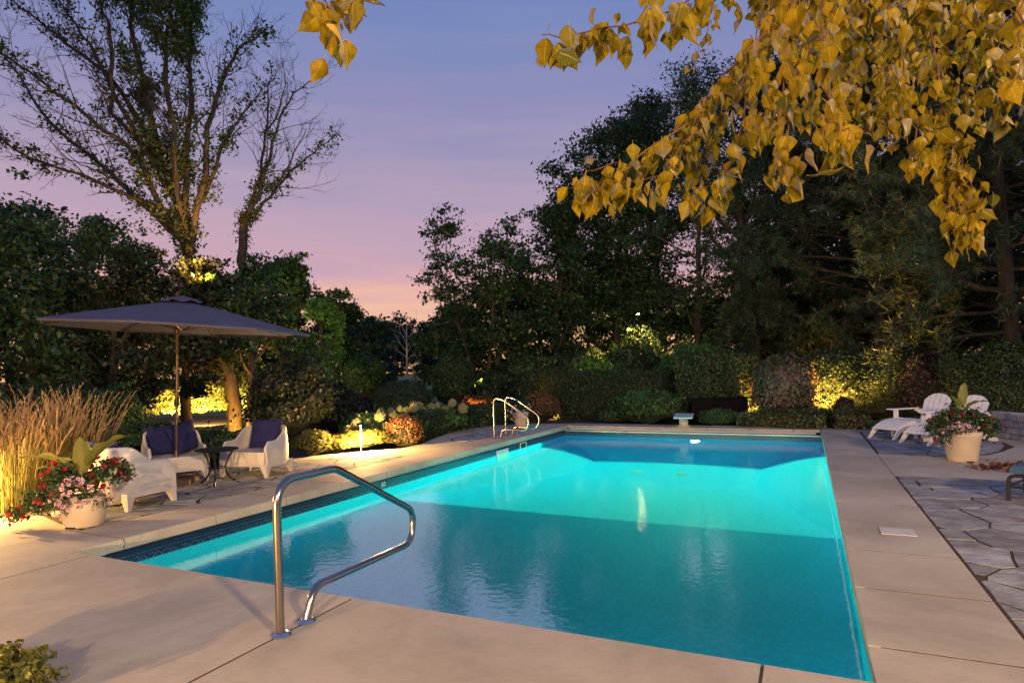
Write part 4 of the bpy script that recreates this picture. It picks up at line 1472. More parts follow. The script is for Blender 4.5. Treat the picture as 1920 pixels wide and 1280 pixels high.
# ---- diving stand, black box, stone wall, lounge, leaf pile
dv = thing('diving_board', 'short pale aqua diving board on a round white pedestal', 'diving board', P(3.0, 13.05), POOL_ANG + R(8))
b = MB(); b.lathe([(0.19, 0), (0.19, 0.02), (0.115, 0.03), (0.11, 0.22), (0.12, 0.235)], 20); b.build('pedestal', M['pot'], dv, True)
b = MB(); b.prism([(-0.22, -0.55), (0.22, -0.55), (0.24, -0.1), (0.24, 0.85), (-0.24, 0.85), (-0.24, -0.1)], 0.236, 0.275, 0.008); b.build('board', M['aqua'], dv)
for x in (-0.15, 0.15):
    for y in (0.1, 0.6):
        b = MB(); b.lathe([(0.02, 0.275), (0.018, 0.29), (0, 0.294)], 8, x, y); b.build('bolt', M['chrome'], dv, True)

bx = thing('equipment_box', 'low black box standing behind the diving board', 'box', gnd(1338, 789.5) + Vector((0.14, 0.12, 0)), R(-6))
b = MB(); b.prism([(-0.72, -0.28), (0.70, -0.28), (0.70, 0.28), (-0.72, 0.28)], 0, 0.60, 0.01); b.build('body', M['blackbox'], bx)
b = MB(); b.prism([(-0.74, -0.30), (0.72, -0.30), (0.72, 0.30), (-0.74, 0.30)], 0.602, 0.635, 0.012); b.build('lid', M['blackbox'], bx)
b = MB(); b.prism([(0.60, -0.31), (0.74, -0.31), (0.74, 0.31), (0.60, 0.31)], 0.0, 0.655, 0.01); b.build('end_panel', M['blackbox'], bx)

wl0 = gnd(1862, 817); wl1 = gnd(1925, 829); wd = (wl1 - wl0).normalized(); wn = Vector((-wd.y, wd.x, 0))
wall = thing('stone_wall', 'low pale dry stone wall below the hedge at right', 'wall', wl0, math.atan2(wd.y, wd.x))
rw = random.Random(5); z = 0.0
for course in range(4):
    hgt = [0.11, 0.12, 0.12, 0.15][course]
    x = -0.5 + (0.12 if course % 2 else 0)
    while x < 2.6:
        ln = rw.uniform(0.20, 0.44)
        y0 = rw.uniform(-0.012, 0.012)
        b = MB(); b.prism([(x, y0), (x + ln - 0.012, y0 + rw.uniform(-0.012, 0.012)), (x + ln - 0.012, 0.28), (x, 0.28)], z + 0.003, z + hgt - 0.004 - rw.uniform(0, 0.01), 0.012)
        b.build('stone', M['wallstone'], wall); x += ln
    z += hgt
b = MB(); b.box((-0.5, 0.02, 0), (2.6, 0.27, z - 0.02)); b.build('backing', M['mortar'], wall)

lg = thing('lounge_chair', 'blue cushioned lounge with a dark tube frame at the edge of the patio', 'lounge chair', gnd(1891, 938), R(-52))
b = MB(); b.tube(rounded([(0, 0, 0), (0, 0, 0.27), (0.16, 0.0, 0.28), (1.5, 0.0, 0.28)], 0.12, 6), 0.019, 10); b.build('frame', M['iron'], lg, True)
b = MB(); b.tube(rounded([(0, 0.62, 0), (0, 0.62, 0.27), (0.16, 0.62, 0.28), (1.5, 0.62, 0.28)], 0.12, 6), 0.019, 10); b.build('frame', M['iron'], lg, True)
b = MB(); b.tube([(0.0, 0, 0.15), (1.45, -0.0, 0.15)], 0.012, 8); b.tube([(0.0, 0.0, 0.155), (0.0, 0.62, 0.155)], 0.012, 8); b.build('cross_bar', M['iron'], lg, True)
for y in (0.05, 0.58):
    b = MB(); b.tube([(1.45, y, 0), (1.45, y, 0.28)], 0.018, 8); b.build('leg', M['iron'], lg, True)
b = MB(); b.prism([(0.02, -0.03), (1.5, -0.03), (1.5, 0.65), (0.02, 0.65)], 0.301, 0.385, 0.03); b.build('cushion', M['blue'], lg)

rng = np.random.default_rng(77)
cc = gnd(1903, 878)
Cq = np.stack([rng.normal(size=420) * 0.28 + cc.x + 0.1, rng.normal(size=420) * 0.16 + cc.y, 0.006 + np.abs(rng.normal(size=420)) * 0.025], 1)
lq = link('fallen_leaves', quads('fallen_leaves', leaf_quads(Cq, 0.075, rng, np.tile([0, 0, 1.0], (420, 1)), 0.6), leafmat('brown_red_leaves', [(0.13, 0.04, 0.025), (0.2, 0.08, 0.04), (0.09, 0.03, 0.02)], 0.1)))
tag(lq, 'drift of brown red fallen leaves behind the blue lounge', 'leaves', kind='stuff')


# ---- planters
def planter(label, loc, r0, r1, h, name='planter'):
    r = thing(name, label, 'planter', loc, random.uniform(0, 6), 'cream flower pots')
    b = MB(); b.lathe([(r0 * 0.94, 0.0), (r0, 0.012), (r0 + (r1 - r0) * 0.86, h * 0.86), (r1 * 0.985, h * 0.87), (r1, h * 0.90), (r1, h * 0.985), (r1 * 0.97, h), (r1 * 0.92, h), (r1 * 0.90, h * 0.9)], 40)
    b.build('body', M['pot'], r, True)
    b = MB(); b.lathe([(r1 * 0.9, h * 0.86), (r1 * 0.5, h * 0.9), (0, h * 0.91)], 20); b.build('soil', M['soil'], r, True)
    for k in range(2):
        a = k * 3.14 + 4.6 - r.rotation_euler.z
        b = MB(); b.box((-0.05, -0.012, 0.0), (0.05, 0.004, 0.016), Matrix.Rotation(a + 1.57, 4, 'Z') @ Matrix.Translation((0, -r0 * 0.995, 0))); b.build('drain_notch', M['dark'], r)
    return r


def big_leaf(L_, w, droop, seed):
    b = MB(); n = 10; vs = []; fs = []
    rr = random.Random(seed)
    p = Vector((0, 0, 0)); d = Vector((0, 0, 1)); lat = rr.uniform(-0.04, 0.04)
    for i in range(n + 1):
        t = i / n
        wd_ = w * (math.sin(math.pi * min(1, t * 0.97 + 0.03)) ** 0.75) * (1 - 0.25 * t) + 0.004
        nn = Vector((0, -d.z, d.y)) if abs(d.y) + abs(d.z) > 0 else Vector((0, 1, 0))
        nn = Vector((1, 0, 0)).cross(d)
        wave = 0.10 * w * math.sin(i * 1.7 + seed)
        vs += [p + Vector((-wd_ / 2, 0, 0)) - nn * (wd_ * 0.22 + wave), p + Vector((-wd_ / 4, 0, 0)) - nn * wd_ * 0.07, p, p + Vector((wd_ / 4, 0, 0)) - nn * wd_ * 0.07, p + Vector((wd_ / 2, 0, 0)) - nn * (wd_ * 0.22 - wave)]
        ang = droop * (0.35 + t * 1.3) / n
        d = Matrix.Rotation(ang, 3, 'X') @ d
        p = p + d * (L_ / n) + Vector((lat * L_ / n, 0, 0))
    for i in range(n):
        for j in range(4):
            a = i * 5 + j; fs.append((a, a + 1, a + 6, a + 5))
    return b.add(vs, fs)


def canna(label, loc, spec, seed):
    r = thing('canna_plant', label, 'plant', loc, 0, 'broad leaved plants standing in the pots')
    b = MB()
    for i, (az, lean, z, L_, w, droop) in enumerate(spec):
        foot = Vector((0, 0, 0)); top = Vector((math.sin(az) * z * 0.15, -math.cos(az) * z * 0.15, z))
        b.tube([foot, top * 0.5 + Vector((0.01, 0, 0)), top], [0.014, 0.011, 0.006], 6)
        lf = big_leaf(L_, w, droop, seed + i).build('leaf', M['canna'], r, 'all')
        lf.location = top
        lf.rotation_euler = Matrix.Rotation(az, 3, 'Z').to_euler()
        lf.rotation_euler = (Matrix.Rotation(az, 3, 'Z') @ Matrix.Rotation(lean, 3, 'X')).to_euler()
    b.build('stem', M['canna'], r, True)
    return r


def bloom(petals, r0, cup, pm, name):
    """flat-faced flower: one mesh of petals"""
    V = []
    for k in range(petals):
        a = 2 * math.pi * k / petals; h = math.pi / petals
        o = np.array([0, 0, 0]); t = np.array([math.cos(a) * r0, math.sin(a) * r0, cup])
        l = np.array([math.cos(a - h) * r0 * 0.85, math.sin(a - h) * r0 * 0.85, cup * 0.8]); q = np.array([math.cos(a + h) * r0 * 0.85, math.sin(a + h) * r0 * 0.85, cup * 0.8])
        V.append([o, l, t * 1.04, q])
    return quads(name, np.array(V, dtype=float), pm)


RED = bloom(5, 0.030, 0.014, M['red'], 'red_flower')
PINK = bloom(5, 0.024, 0.010, M['pink'], 'pink_flower')
EYE_ME = MB().lathe([(0.008, 0.003), (0.007, 0.006), (0.0, 0.007)], 8).mesh('flower_eye', M['eye'])


def flowering(name, label, cat, loc, pts, out, flower, n_fol, leaf, sigma, eye, grp, seed, nfl, scale=1.0):
    """foliage mound round pts; flowers on its outside, each a part"""
    r = thing(name, label, cat, loc, 0, grp)
    rng = np.random.default_rng(seed)
    pts = np.array(pts, dtype=float); idx = rng.integers(0, len(pts), n_fol)
    C = pts[idx] + rng.normal(size=(n_fol, 3)) * sigma
    link('foliage', quads('foliage', leaf_quads(C, leaf, rng, None, 0.5), M['potleaf']), r)
    fpt = pts[rng.integers(0, len(pts), nfl)] + rng.normal(size=(nfl, 3)) * sigma * 1.1
    cen = pts.mean(0)
    view = np.array([0, 0, EYE]) - np.array(loc) - cen
    for i in range(nfl):
        d = Vector(fpt[i] - cen); d = d.normalized() * 0.5 + Vector(view).normalized() * 0.9 + Vector(rng.normal(size=3) * 0.45)
        d.normalize()
        f = link('flower', flower, r); f.location = Vector(fpt[i]) + d * sigma * 1.3
        f.rotation_euler = d.to_track_quat('Z', 'Y').to_euler()
        s_ = scale * rng.uniform(0.75, 1.15); f.scale = (s_, s_, s_)
        if eye:
            link('flower_eye', EYE_ME, f)
    return r


def mound(cx_, cy_, cz, rx, ry, rz, n, seed, lo=-0.2):
    rg = np.random.default_rng(seed); d = unit(rg.normal(size=(n, 3))); d[:, 2] = np.where(d[:, 2] < lo, -d[:, 2], d[:, 2])
    return (d * rg.uniform(0.55, 1.0, (n, 1)) * np.array([rx, ry, rz]) + np.array([cx_, cy_, cz])).tolist()


pl = gnd(142, 989) + Vector((0, 0.13, 0))
planter('cream flower pot with trailing red and pink flowers beside the tall grass', pl, 0.18, 0.232, 0.30)
canna('young banana-like plant with broad pale leaves in the pot by the tall grass', pl + Vector((0, 0, 0.26)),
      [(R(-80), R(58), 0.30, 0.56, 0.20, R(38)), (R(-97), R(66), 0.22, 0.52, 0.17, R(32)), (R(25), R(10), 0.26, 0.42, 0.19, R(16)), (R(72), R(46), 0.34, 0.66, 0.20, R(34)), (R(102), R(60), 0.2, 0.48, 0.16, R(36)), (R(50), R(66), 0.14, 0.32, 0.15, R(30))], 3)
flowering('petunia_plant', 'pale pink petunias with dark eyes spilling over the pot by the tall grass', 'flowers', pl + Vector((0, 0, 0.30)),
          mound(0.02, -0.17, 0.06, 0.22, 0.13, 0.16, 260, 4, -0.9) + mound(0.22, -0.05, -0.02, 0.10, 0.12, 0.12, 60, 5, -1) + mound(-0.08, -0.24, -0.06, 0.12, 0.06, 0.10, 60, 6, -1), None, PINK, 900, 0.03, 0.022, True, 'pink petunias in pots', 4, 88, 0.92)
flowering('mandevilla_plant', 'red trumpet flowers trailing from the pot by the tall grass', 'flowers', pl + Vector((0, 0, 0.30)),
          mound(-0.12, 0.0, 0.12, 0.28, 0.2, 0.20, 200, 7) + mound(0.28, 0.05, 0.18, 0.17, 0.15, 0.17, 130, 8) + mound(-0.42, -0.05, -0.04, 0.18, 0.10, 0.10, 80, 9, -1) + mound(-0.58, -0.12, -0.14, 0.12, 0.06, 0.06, 30, 10, -1), None, RED, 2100, 0.05, 0.035, False, 'red trumpet flowers in pots', 5, 56, 1.0)

pr_ = gnd(1820, 866) + Vector((0, 0.17, 0))
planter('large cream flower pot before the white garden chairs', pr_, 0.195, 0.255, 0.445)
canna('upright broad leaved canna in the large pot before the garden chairs', pr_ + Vector((0, 0, 0.40)),
      [(R(-10), R(5), 0.44, 0.36, 0.15, R(10)), (R(-65), R(24), 0.40, 0.27, 0.13, R(60)), (R(85), R(52), 0.38, 0.38, 0.12, R(55)), (R(-85), R(60), 0.22, 0.42, 0.15, R(32)), (R(60), R(62), 0.16, 0.40, 0.14, R(32)), (R(30), R(30), 0.36, 0.25, 0.12, R(60))], 13)
flowering('petunia_plant', 'pale pink petunias at the rim of the large pot', 'flowers', pr_ + Vector((0, 0, 0.45)),
          mound(-0.12, -0.20, 0.03, 0.2, 0.07, 0.09, 120, 14, -1) + mound(-0.34, -0.10, -0.06, 0.10, 0.1, 0.16, 90, 15, -1), None, PINK, 700, 0.032, 0.024, True, 'pink petunias in pots', 14, 46, 1.0)
flowering('mandevilla_plant', 'deep red flowers and dark foliage heaped over the large pot', 'flowers', pr_ + Vector((0, 0, 0.45)),
          mound(0.0, 0.0, 0.14, 0.40, 0.26, 0.18, 420, 16) + mound(-0.36, 0.0, 0.05, 0.18, 0.15, 0.14, 140, 17, -1) + mound(0.40, 0.0, 0.05, 0.16, 0.15, 0.14, 120, 18, -1), None, RED, 2600, 0.055, 0.04, False, 'red trumpet flowers in pots', 15, 34, 1.1)

ps = gnd(977, 801) + Vector((0, 0.1, 0))
planter('small cream flower pot behind the pool ladder', ps, 0.15, 0.21, 0.40)
flowering('petunia_plant', 'mauve pink flowers hanging from the small pot behind the ladder', 'flowers', ps + Vector((0, 0, 0.40)),
          mound(-0.12, -0.08, 0.04, 0.20, 0.16, 0.10, 150, 19, -1) + mound(-0.22, -0.1, -0.08, 0.10, 0.1, 0.1, 60, 20, -1) + mound(0.2, 0, 0.06, 0.1, 0.1, 0.08, 40, 21), None, PINK, 600, 0.045, 0.03, False, 'pink petunias in pots', 16, 40, 1.5)

# ================================================================== PLANTING
GZ = -0.09


def gb(px, Y, z=GZ):
    p = at(px, 700, Y); return Vector((p.x, Y, z))


def hz(px, py, Y):
    return at(px, py, Y).z - GZ


# ---- tall feather grass at left
for i, (px, Y, n, h, r_, lb) in enumerate([
        (20, 7.45, 380, 1.38, 0.55, 'tall tan feather grass clump at the left edge, lit from below'),
        (100, 7.95, 380, 1.44, 0.5, 'tall tan feather grass clump straight behind the left flower pot'),
        (152, 8.6, 280, 1.42, 0.4, 'tall tan feather grass clump leaning over the nearest armchair'),
        (-70, 7.2, 320, 1.38, 0.5, 'tall tan feather grass clump cut off by the left edge'),
        (40, 8.9, 300, 1.48, 0.45, 'tall tan feather grass clump at the back of the group')]):
    grass_clump('feather_grass', lb, gb(px, Y), n, h, r_, 30 + i, 'tall feather grass clumps')

# ---- low planting behind the seating
for i, (px, Y, rx, rz, n, lm, lb) in enumerate([
        (402, 10.9, 0.42, 0.36, 2600, 'dark', 'dark clipped round shrub behind the iron table'),
        (300, 11.4, 0.5, 0.42, 2600, 'dark', 'dark low shrub behind the umbrella pole'),
        (235, 11.0, 0.45, 0.42, 2600, 'mid', 'low green shrub behind the nearest armchair'),
        (455, 11.9, 0.42, 0.30, 2200, 'mid', 'low green shrub left of the right armchair'),
        (205, 12.6, 0.7, 0.75, 5000, 'mid', 'light green rounded shrub rising behind the tall grass'),
        (120, 11.6, 0.9, 0.8, 6000, 'dark', 'dark shrub behind the tall grass')]):
    bush('shrub', lb, gb(px, Y), (rx, rx, rz), n, 0.06, G[lm], 60 + i, 'low shrubs behind the seating')
bush('sedum', 'pale sedum with flat flower heads right of the armchair', gnd(575, 858) + Vector((0, 0.35, 0)), (0.34, 0.3, 0.25), 2600, 0.035, G['gold'], 71, None, 'plant', 0.25)
for i, (px, py, rx, ry, rz, n, lb) in enumerate([
        (620, 851, 0.5, 0.38, 0.17, 4600, 'yellow green groundcover patch beside the sedum'),
        (680, 843, 0.55, 0.42, 0.2, 6200, 'brightly lit yellow groundcover clump round the path light'),
        (745, 835, 0.5, 0.4, 0.18, 4600, 'yellow groundcover clump before the russet shrub')]):
    bush('groundcover', lb, gnd(px, py) + Vector((-0.1, ry, -0.02)), (rx, ry, rz), n, 0.035, G['gold'], 80 + i, 'yellow groundcover clumps', 'groundcover', 0.3, True, 4.0, False, 0.3)
bush('russet_shrub', 'small russet shrub lit orange from the path light', gb(757, 13.4), (0.40, 0.38, 0.36), 4200, 0.035, G['barb'], 90, None, 'shrub', 0.15, True, 2.0, True, 0.7, 1, 0.25)

# ---- hydrangeas with round flower heads
hd = unit(RNG.normal(size=(620, 3)))
HEAD = quads('flower_head', np.concatenate([leaf_quads(hd * np.array([1, 1, 0.85]) * r_ * RNG.uniform(0.9, 1.05, (620, 1)), 0.036, RNG, hd, 0.95) for r_ in (0.112, 0.09)]), G['hyd'])
heads = {0: [(653, 803), (668, 795), (690, 795), (712, 781), (700, 803), (725, 800), (683, 810)], 1: [(715, 772), (733, 775), (750, 770), (742, 783), (763, 771), (776, 764), (757, 781), (727, 787)],
         2: [(795, 769), (808, 765), (820, 764), (785, 760), (774, 759), (848, 755), (834, 768), (842, 765), (868, 765), (812, 772)]}
hb_ = [(690, 14.2, 0.65, 0.36, 'hydrangea with large yellowed heads behind the lit groundcover'), (748, 15.0, 0.7, 0.42, 'hydrangea with clustered pale heads behind the russet shrub'),
       (822, 16.3, 0.85, 0.40, 'hydrangea with green round heads over the low hedge')]
for i, (px, Y, rx, rz, lb) in enumerate(hb_):
    hy = bush('hydrangea', lb, gb(px, Y), (rx, rx * 0.8, rz), 2600, 0.085, G['mid'], 100 + i, 'hydrangeas along the curved walk', 'shrub', 0.2, True, 2.5, True, 0.75)
    for k, (hx, hy_) in enumerate(heads[i]):
        p = at(hx, hy_, Y - 0.48 + 0.10 * ((k * 7) % 5 - 2))
        h_ = link('flower_head', HEAD, hy); h_.location = p - hy.location
        q = 0.75 + 0.35 * ((k * 13) % 7) / 7; h_.scale = (q, q, q)
        h_.rotation_euler = (k, k * 2.1, k * 0.7)

# ---- hedges
hedge('low_hedge', 'low clipped boxwood hedge along the curved walk', [gnd(778, 826) + Vector((-0.3, 0.4, -.05)), gnd(838, 813) + Vector((-0.25, 0.35, -.05)), gnd(893, 803) + Vector((-0.2, 0.4, -.05)), gnd(955, 796) + Vector((-0.1, 0.5, -.05)), gnd(1005, 792) + Vector((0, 0.7, -.05))], 0.66, 0.55, 11000, 0.045, G['dark'], 110)
bush('dark_shrub', 'dusky rounded shrub right of the pool ladder', gb(1012, 18.9), (0.62, 0.6, 0.48), 4500, 0.05, G['barb'], 112, None, 'shrub', 0.15)
hedge('tall_hedge', 'long dark clipped hedge behind the far end of the pool', [gb(985, 21.8), gb(1100, 20.2), gb(1248, 18.9)], 1.50, 1.0, 28000, 0.055, G['hedge'], 113, None, 0.08)
hedge('clipped_hedge', 'tall dark clipped hedge glowing orange at its foot', [gb(1268, 19.0), gb(1420, 18.3)], 1.95, 1.1, 24000, 0.06, G['hedge'], 114, None, 0.17)
for i, (px, Y, rx, rz, lm, lb) in enumerate([
        (1560, 17.3, 0.92, 1.02, 'hedge', 'big rounded shrub glowing orange right of the seed head shrub'),
        (1652, 17.2, 1.05, 1.02, 'hedge', 'dark rounded shrub next to the orange lit one'),
        (1740, 16.7, 1.0, 0.95, 'purple', 'dusky red brown shrub directly behind the garden chairs'),
        (1822, 15.9, 0.9, 0.95, 'hedge', 'dark shrub behind the half hidden garden chair'),
        (1900, 15.4, 1.0, 1.1, 'hedge', 'dark shrub at the right edge beyond the wall hedge')]):
    bush('screen_shrub', lb, gb(px, Y), (rx, 0.75, rz), 11000, 0.06, G[lm], 240 + i, 'tall rounded shrubs screening the right side', 'shrub', 0.3, True, 2.6, True, 0.6, 1.3, 0.15)
hedge('wall_hedge', 'dark clipped hedge above the pale stone wall', [gb(1800, 13.6), gb(1945, 12.6)], 1.16, 0.7, 12000, 0.05, G['hedge'], 116)
hedge('groundcover_bed', 'leafy low groundcover bed beyond the far right pool corner', [gnd(1392, 800) + Vector((0.1, .5, -.1)), gnd(1500, 803) + Vector((0.1, .55, -.1)), gnd(1570, 806) + Vector((0.1, .6, -.1)), gnd(1640, 808) + Vector((0.2, .9, -.1))], 0.42, 0.95, 12000, 0.06, G['olive'], 117, None, 0.12)
bush('fern_shrub', 'feathery yellow green shrub left of the diving board', gb(1215, 17.9), (1.0, 0.6, 0.5), 9000, 0.10, G['mid'], 118, None, 'shrub', 0.45, True, 3.2, True, 0.28, 1.6)
bush('fern_shrub', 'small dark leafy plant at the foot of the feathery shrub', gb(1150, 18.3), (0.5, 0.4, 0.24), 2400, 0.06, G['dark'], 119, None, 'shrub', 0.3)
bush('juniper', 'spreading yellow green juniper above the clipped hedge', gb(1310, 20.4), (1.3, 1.1, 1.2), 15000, 0.13, G['bright'], 120, None, 'shrub', 0.4, True, 3.0, True, 0.25, 1.6)
bush('seedhead_shrub', 'large rounded shrub covered in dusky seed heads', gb(1470, 16.7), (0.86, 0.75, 0.97), 15000, 0.07, G['tan'], 121, None, 'shrub', 0.2, True, 3.2, True, 0.7)
bush('mound_shrub', 'small rounded green shrub in front of the black box', gb(1345, 16.55), (0.52, 0.4, 0.26), 4500, 0.04, G['mid'], 122, None, 'shrub', 0.2)
bush('dark_bush', 'small dark bush silhouetted against the orange hedge', gb(1583, 15.7), (0.27, 0.25, 0.40), 2600, 0.05, G['purple'], 123, None, 'shrub', 0.3, True, 3)
bush('low_plant', 'low leafy plants lit amber behind the garden chairs', gb(1735, 14.2), (1.2, 0.35, 0.2), 4200, 0.06, G['mid'], 124, None, 'plant', 0.3)
bush('corner_plant', 'yellow green plant with tiny flowers at the near left corner', (-2.66, 2.98, -0.05), (0.42, 0.34, 0.12), 4200, 0.035, G['gold'], 125, None, 'plant', 0.35, True, 4)
rr = random.Random(4)
b = MB()
cp = bpy.data.objects.get('corner_plant')
for i in range(16):
    b = MB()
    a = rr.uniform(0, 6.28); q = rr.uniform(0.1, 0.33)
    p0 = Vector((q * math.cos(a), q * math.sin(a), 0.12)); p1 = p0 + Vector((rr.uniform(-.06, .08), rr.uniform(-.05, .05), rr.uniform(0.10, 0.2)))
    b.tube([p0, (p0 + p1) / 2 + Vector((0.01, 0, 0)), p1], 0.0018, 3)
    b.lathe([(0.002, 0), (0.008, 0.004), (0.006, 0.012), (0, 0.014)], 6, m=Matrix.Translation(p1))
    b.build('flower_stem', M['twigbark'], cp)

# ---- beyond the hedges and the walk
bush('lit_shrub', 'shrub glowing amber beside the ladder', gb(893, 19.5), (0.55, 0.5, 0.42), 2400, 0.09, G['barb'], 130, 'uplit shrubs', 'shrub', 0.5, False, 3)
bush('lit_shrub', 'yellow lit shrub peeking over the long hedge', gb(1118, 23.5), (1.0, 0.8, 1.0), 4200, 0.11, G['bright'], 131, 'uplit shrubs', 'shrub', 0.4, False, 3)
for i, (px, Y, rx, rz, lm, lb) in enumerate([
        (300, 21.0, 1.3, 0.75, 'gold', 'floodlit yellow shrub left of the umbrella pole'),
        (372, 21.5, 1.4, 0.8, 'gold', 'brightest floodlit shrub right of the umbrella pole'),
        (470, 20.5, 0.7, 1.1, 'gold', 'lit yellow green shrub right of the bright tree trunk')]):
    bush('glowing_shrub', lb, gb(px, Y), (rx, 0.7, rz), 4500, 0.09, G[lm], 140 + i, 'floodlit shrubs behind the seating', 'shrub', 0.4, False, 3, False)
bush('dark_mass', 'dark shrub with mixed leaves behind the right armchair', gb(540, 14.6), (0.95, 0.8, 0.95), 9000, 0.09, G['mix'], 150, 'dark shrubs left of the lawn', 'shrub', 0.35)
bush('dark_mass', 'dark spreading shrub between the armchair and the lawn', gb(635, 16.8), (0.85, 0.8, 0.62), 8000, 0.08, G['mix'], 151, 'dark shrubs left of the lawn', 'shrub', 0.35)
bush('dark_mass', 'dark tall shrub beneath the leaning bare tree', gb(590, 17.5), (0.8, 0.8, 1.3), 8000, 0.09, G['dark'], 152, 'dark shrubs left of the lawn', 'shrub', 0.35)
bush('round_shrub', 'neat round green shrub on the lawn', gb(683, 30, -0.2), (1.08, 1.0, 1.42), 16000, 0.08, G['mid'], 153, None, 'shrub', 0.10)
bush('purple_shrub', 'dark purple shrub below the round green one', gb(668, 24, -0.15), (0.6, 0.5, 0.42), 4000, 0.08, G['purple'], 154, None, 'shrub', 0.25)
bush('weeping_shrub', 'grey green weeping shrub at the foot of the dead tree', gb(755, 23.5, -0.15), (1.05, 0.8, 0.70), 12000, 0.13, G['willow'], 155, None, 'shrub', 0.25, True, 2.5, True, 0.16, 1.4)
bush('green_shrub', 'loose light green shrub right of the lawn', gb(848, 24.0), (0.75, 0.7, 1.25), 11000, 0.085, G['mid'], 156, None, 'shrub', 0.3)
for i, (px, Y, rx, rz, lb) in enumerate([(1000, 25, 1.5, 1.15, 'dark shrub between the multi stemmed tree and the hedge'), (1075, 26, 1.5, 1.3, 'dark shrub beyond the middle of the long hedge'), (1190, 25, 1.5, 1.4, 'dark shrub beyond the right end of the long hedge'), (935, 25.5, 1.0, 0.9, 'dark shrub under the multi stemmed tree')]):
    bush('dark_shrub', lb, gb(px, Y), (rx, 1.0, rz), 9000, 0.11, G['dark'], 160 + i, 'dark shrubs behind the hedge', 'shrub', 0.35)

# ---- trees: px, Y, top py, crown radius, start of crown, leaves, size, material, seed, label, options
TREES = [
    (55, 15.0, 440, 2.7, 0.10, 17000, 0.085, 'dark', 201, 'dark spreading tree behind the umbrella at the far left', dict(limbs=10, shape=0.35)),
    (-90, 13.0, 480, 2.5, 0.08, 13000, 0.08, 'mid', 202, 'green tree cut off by the left edge', dict(limbs=9, shape=0.35)),
    (205, 20.5, 445, 2.5, 0.12, 15000, 0.085, 'mid', 203, 'lighter green tree seen behind the dark one', {}),
    (215, 15.5, 560, 1.9, 0.10, 13000, 0.085, 'mix', 204, 'low dark tree directly behind the umbrella', dict(limbs=10, shape=0.4)),
    (350, 16.3, 535, 1.8, 0.22, 12000, 0.09, 'mix', 205, 'dark tree over the umbrella pole', dict(limbs=10, shape=0.4)),
    (470, 16.8, 530, 1.5, 0.25, 11000, 0.085, 'dark', 206, 'dark leafy tree right of the umbrella', dict(limbs=9, shape=0.4)),
    (545, 22.0, 492, 1.75, 0.18, 20000, 0.10, 'mid', 207, 'green tree with a domed crown against the pink sky', {}),
    (597, 20.5, 560, 0.95, 0.12, 11000, 0.09, 'bright', 208, 'narrow light green tree at the edge of the lawn', {}),
    (655, 36, 588, 2.3, 0.1, 15000, 0.13, 'dark', 209, 'dark green tree beyond the round shrub', {}),
    (20, 24.0, 430, 3.0, 0.2, 16000, 0.12, 'dark', 210, 'tall dark tree at the back of the left group', {}),
    (700, 62, 622, 3.4, 0.08, 11000, 0.22, 'far', 211, 'far dark tree left of the dead one', {}),
    (745, 80, 628, 4.4, 0.08, 12000, 0.26, 'far', 212, 'far dark tree behind the dead one', {}),
    (795, 58, 645, 2.6, 0.25, 10000, 0.2, 'far', 213, 'dark round tree with a visible trunk beside the lawn', {}),
    (832, 85, 628, 4.2, 0.08, 12000, 0.26, 'far', 214, 'far dark tree right of the dead one', {}),
    (640, 85, 618, 5.0, 0.08, 12000, 0.28, 'far', 215, 'far dark tree at the left end of the woods', {}),
    (905, 26.0, 398, 2.5, 0.22, 17000, 0.105, 'dark', 216, 'multi stemmed loose tree left of the pool ladder', dict(stems=4, limbs=26, upward=0.75, tr=0.24, sigma=0.2)),
    (1035, 27.5, 372, 2.6, 0.12, 30000, 0.11, 'dark', 217, 'dense dark green tree right of the multi stemmed one', dict(limbs=18, tr=0.2)),
    (1160, 28.5, 212, 3.3, 0.14, 36000, 0.12, 'dark', 218, 'tallest leafy tree against the sky', dict(limbs=24, tr=0.26)),
    (1245, 31, 150, 3.4, 0.16, 24000, 0.13, 'dark', 219, 'tall dark tree behind the lit one', dict(limbs=20, tr=0.24)),
    (1305, 25.0, 140, 2.7, 0.12, 26000, 0.07, 'dark', 220, 'tall airy tree with small leaves and sky showing through', dict(limbs=26, tr=0.16, sigma=0.25)),
    (1392, 23.5, 60, 2.6, 0.16, 18000, 0.09, 'dark', 221, 'tall airy tree with a dark straight trunk', dict(limbs=24, tr=0.30, sigma=0.22)),
    (1470, 29, 100, 3.2, 0.06, 22000, 0.12, 'dark', 222, 'dark tree behind the pines at left', dict(limbs=22)),
    (1600, 30, 60, 3.6, 0.06, 22000, 0.13, 'dark', 223, 'dark tree behind the middle of the pines', dict(limbs=22)),
    (1745, 29, 80, 3.6, 0.06, 20000, 0.13, 'dark', 224, 'dark tree behind the right hand pines', dict(limbs=22)),
    (1900, 26, 60, 3.4, 0.06, 18000, 0.13, 'dark', 225, 'dark tree at the far right behind the pines', dict(limbs=22)),
]
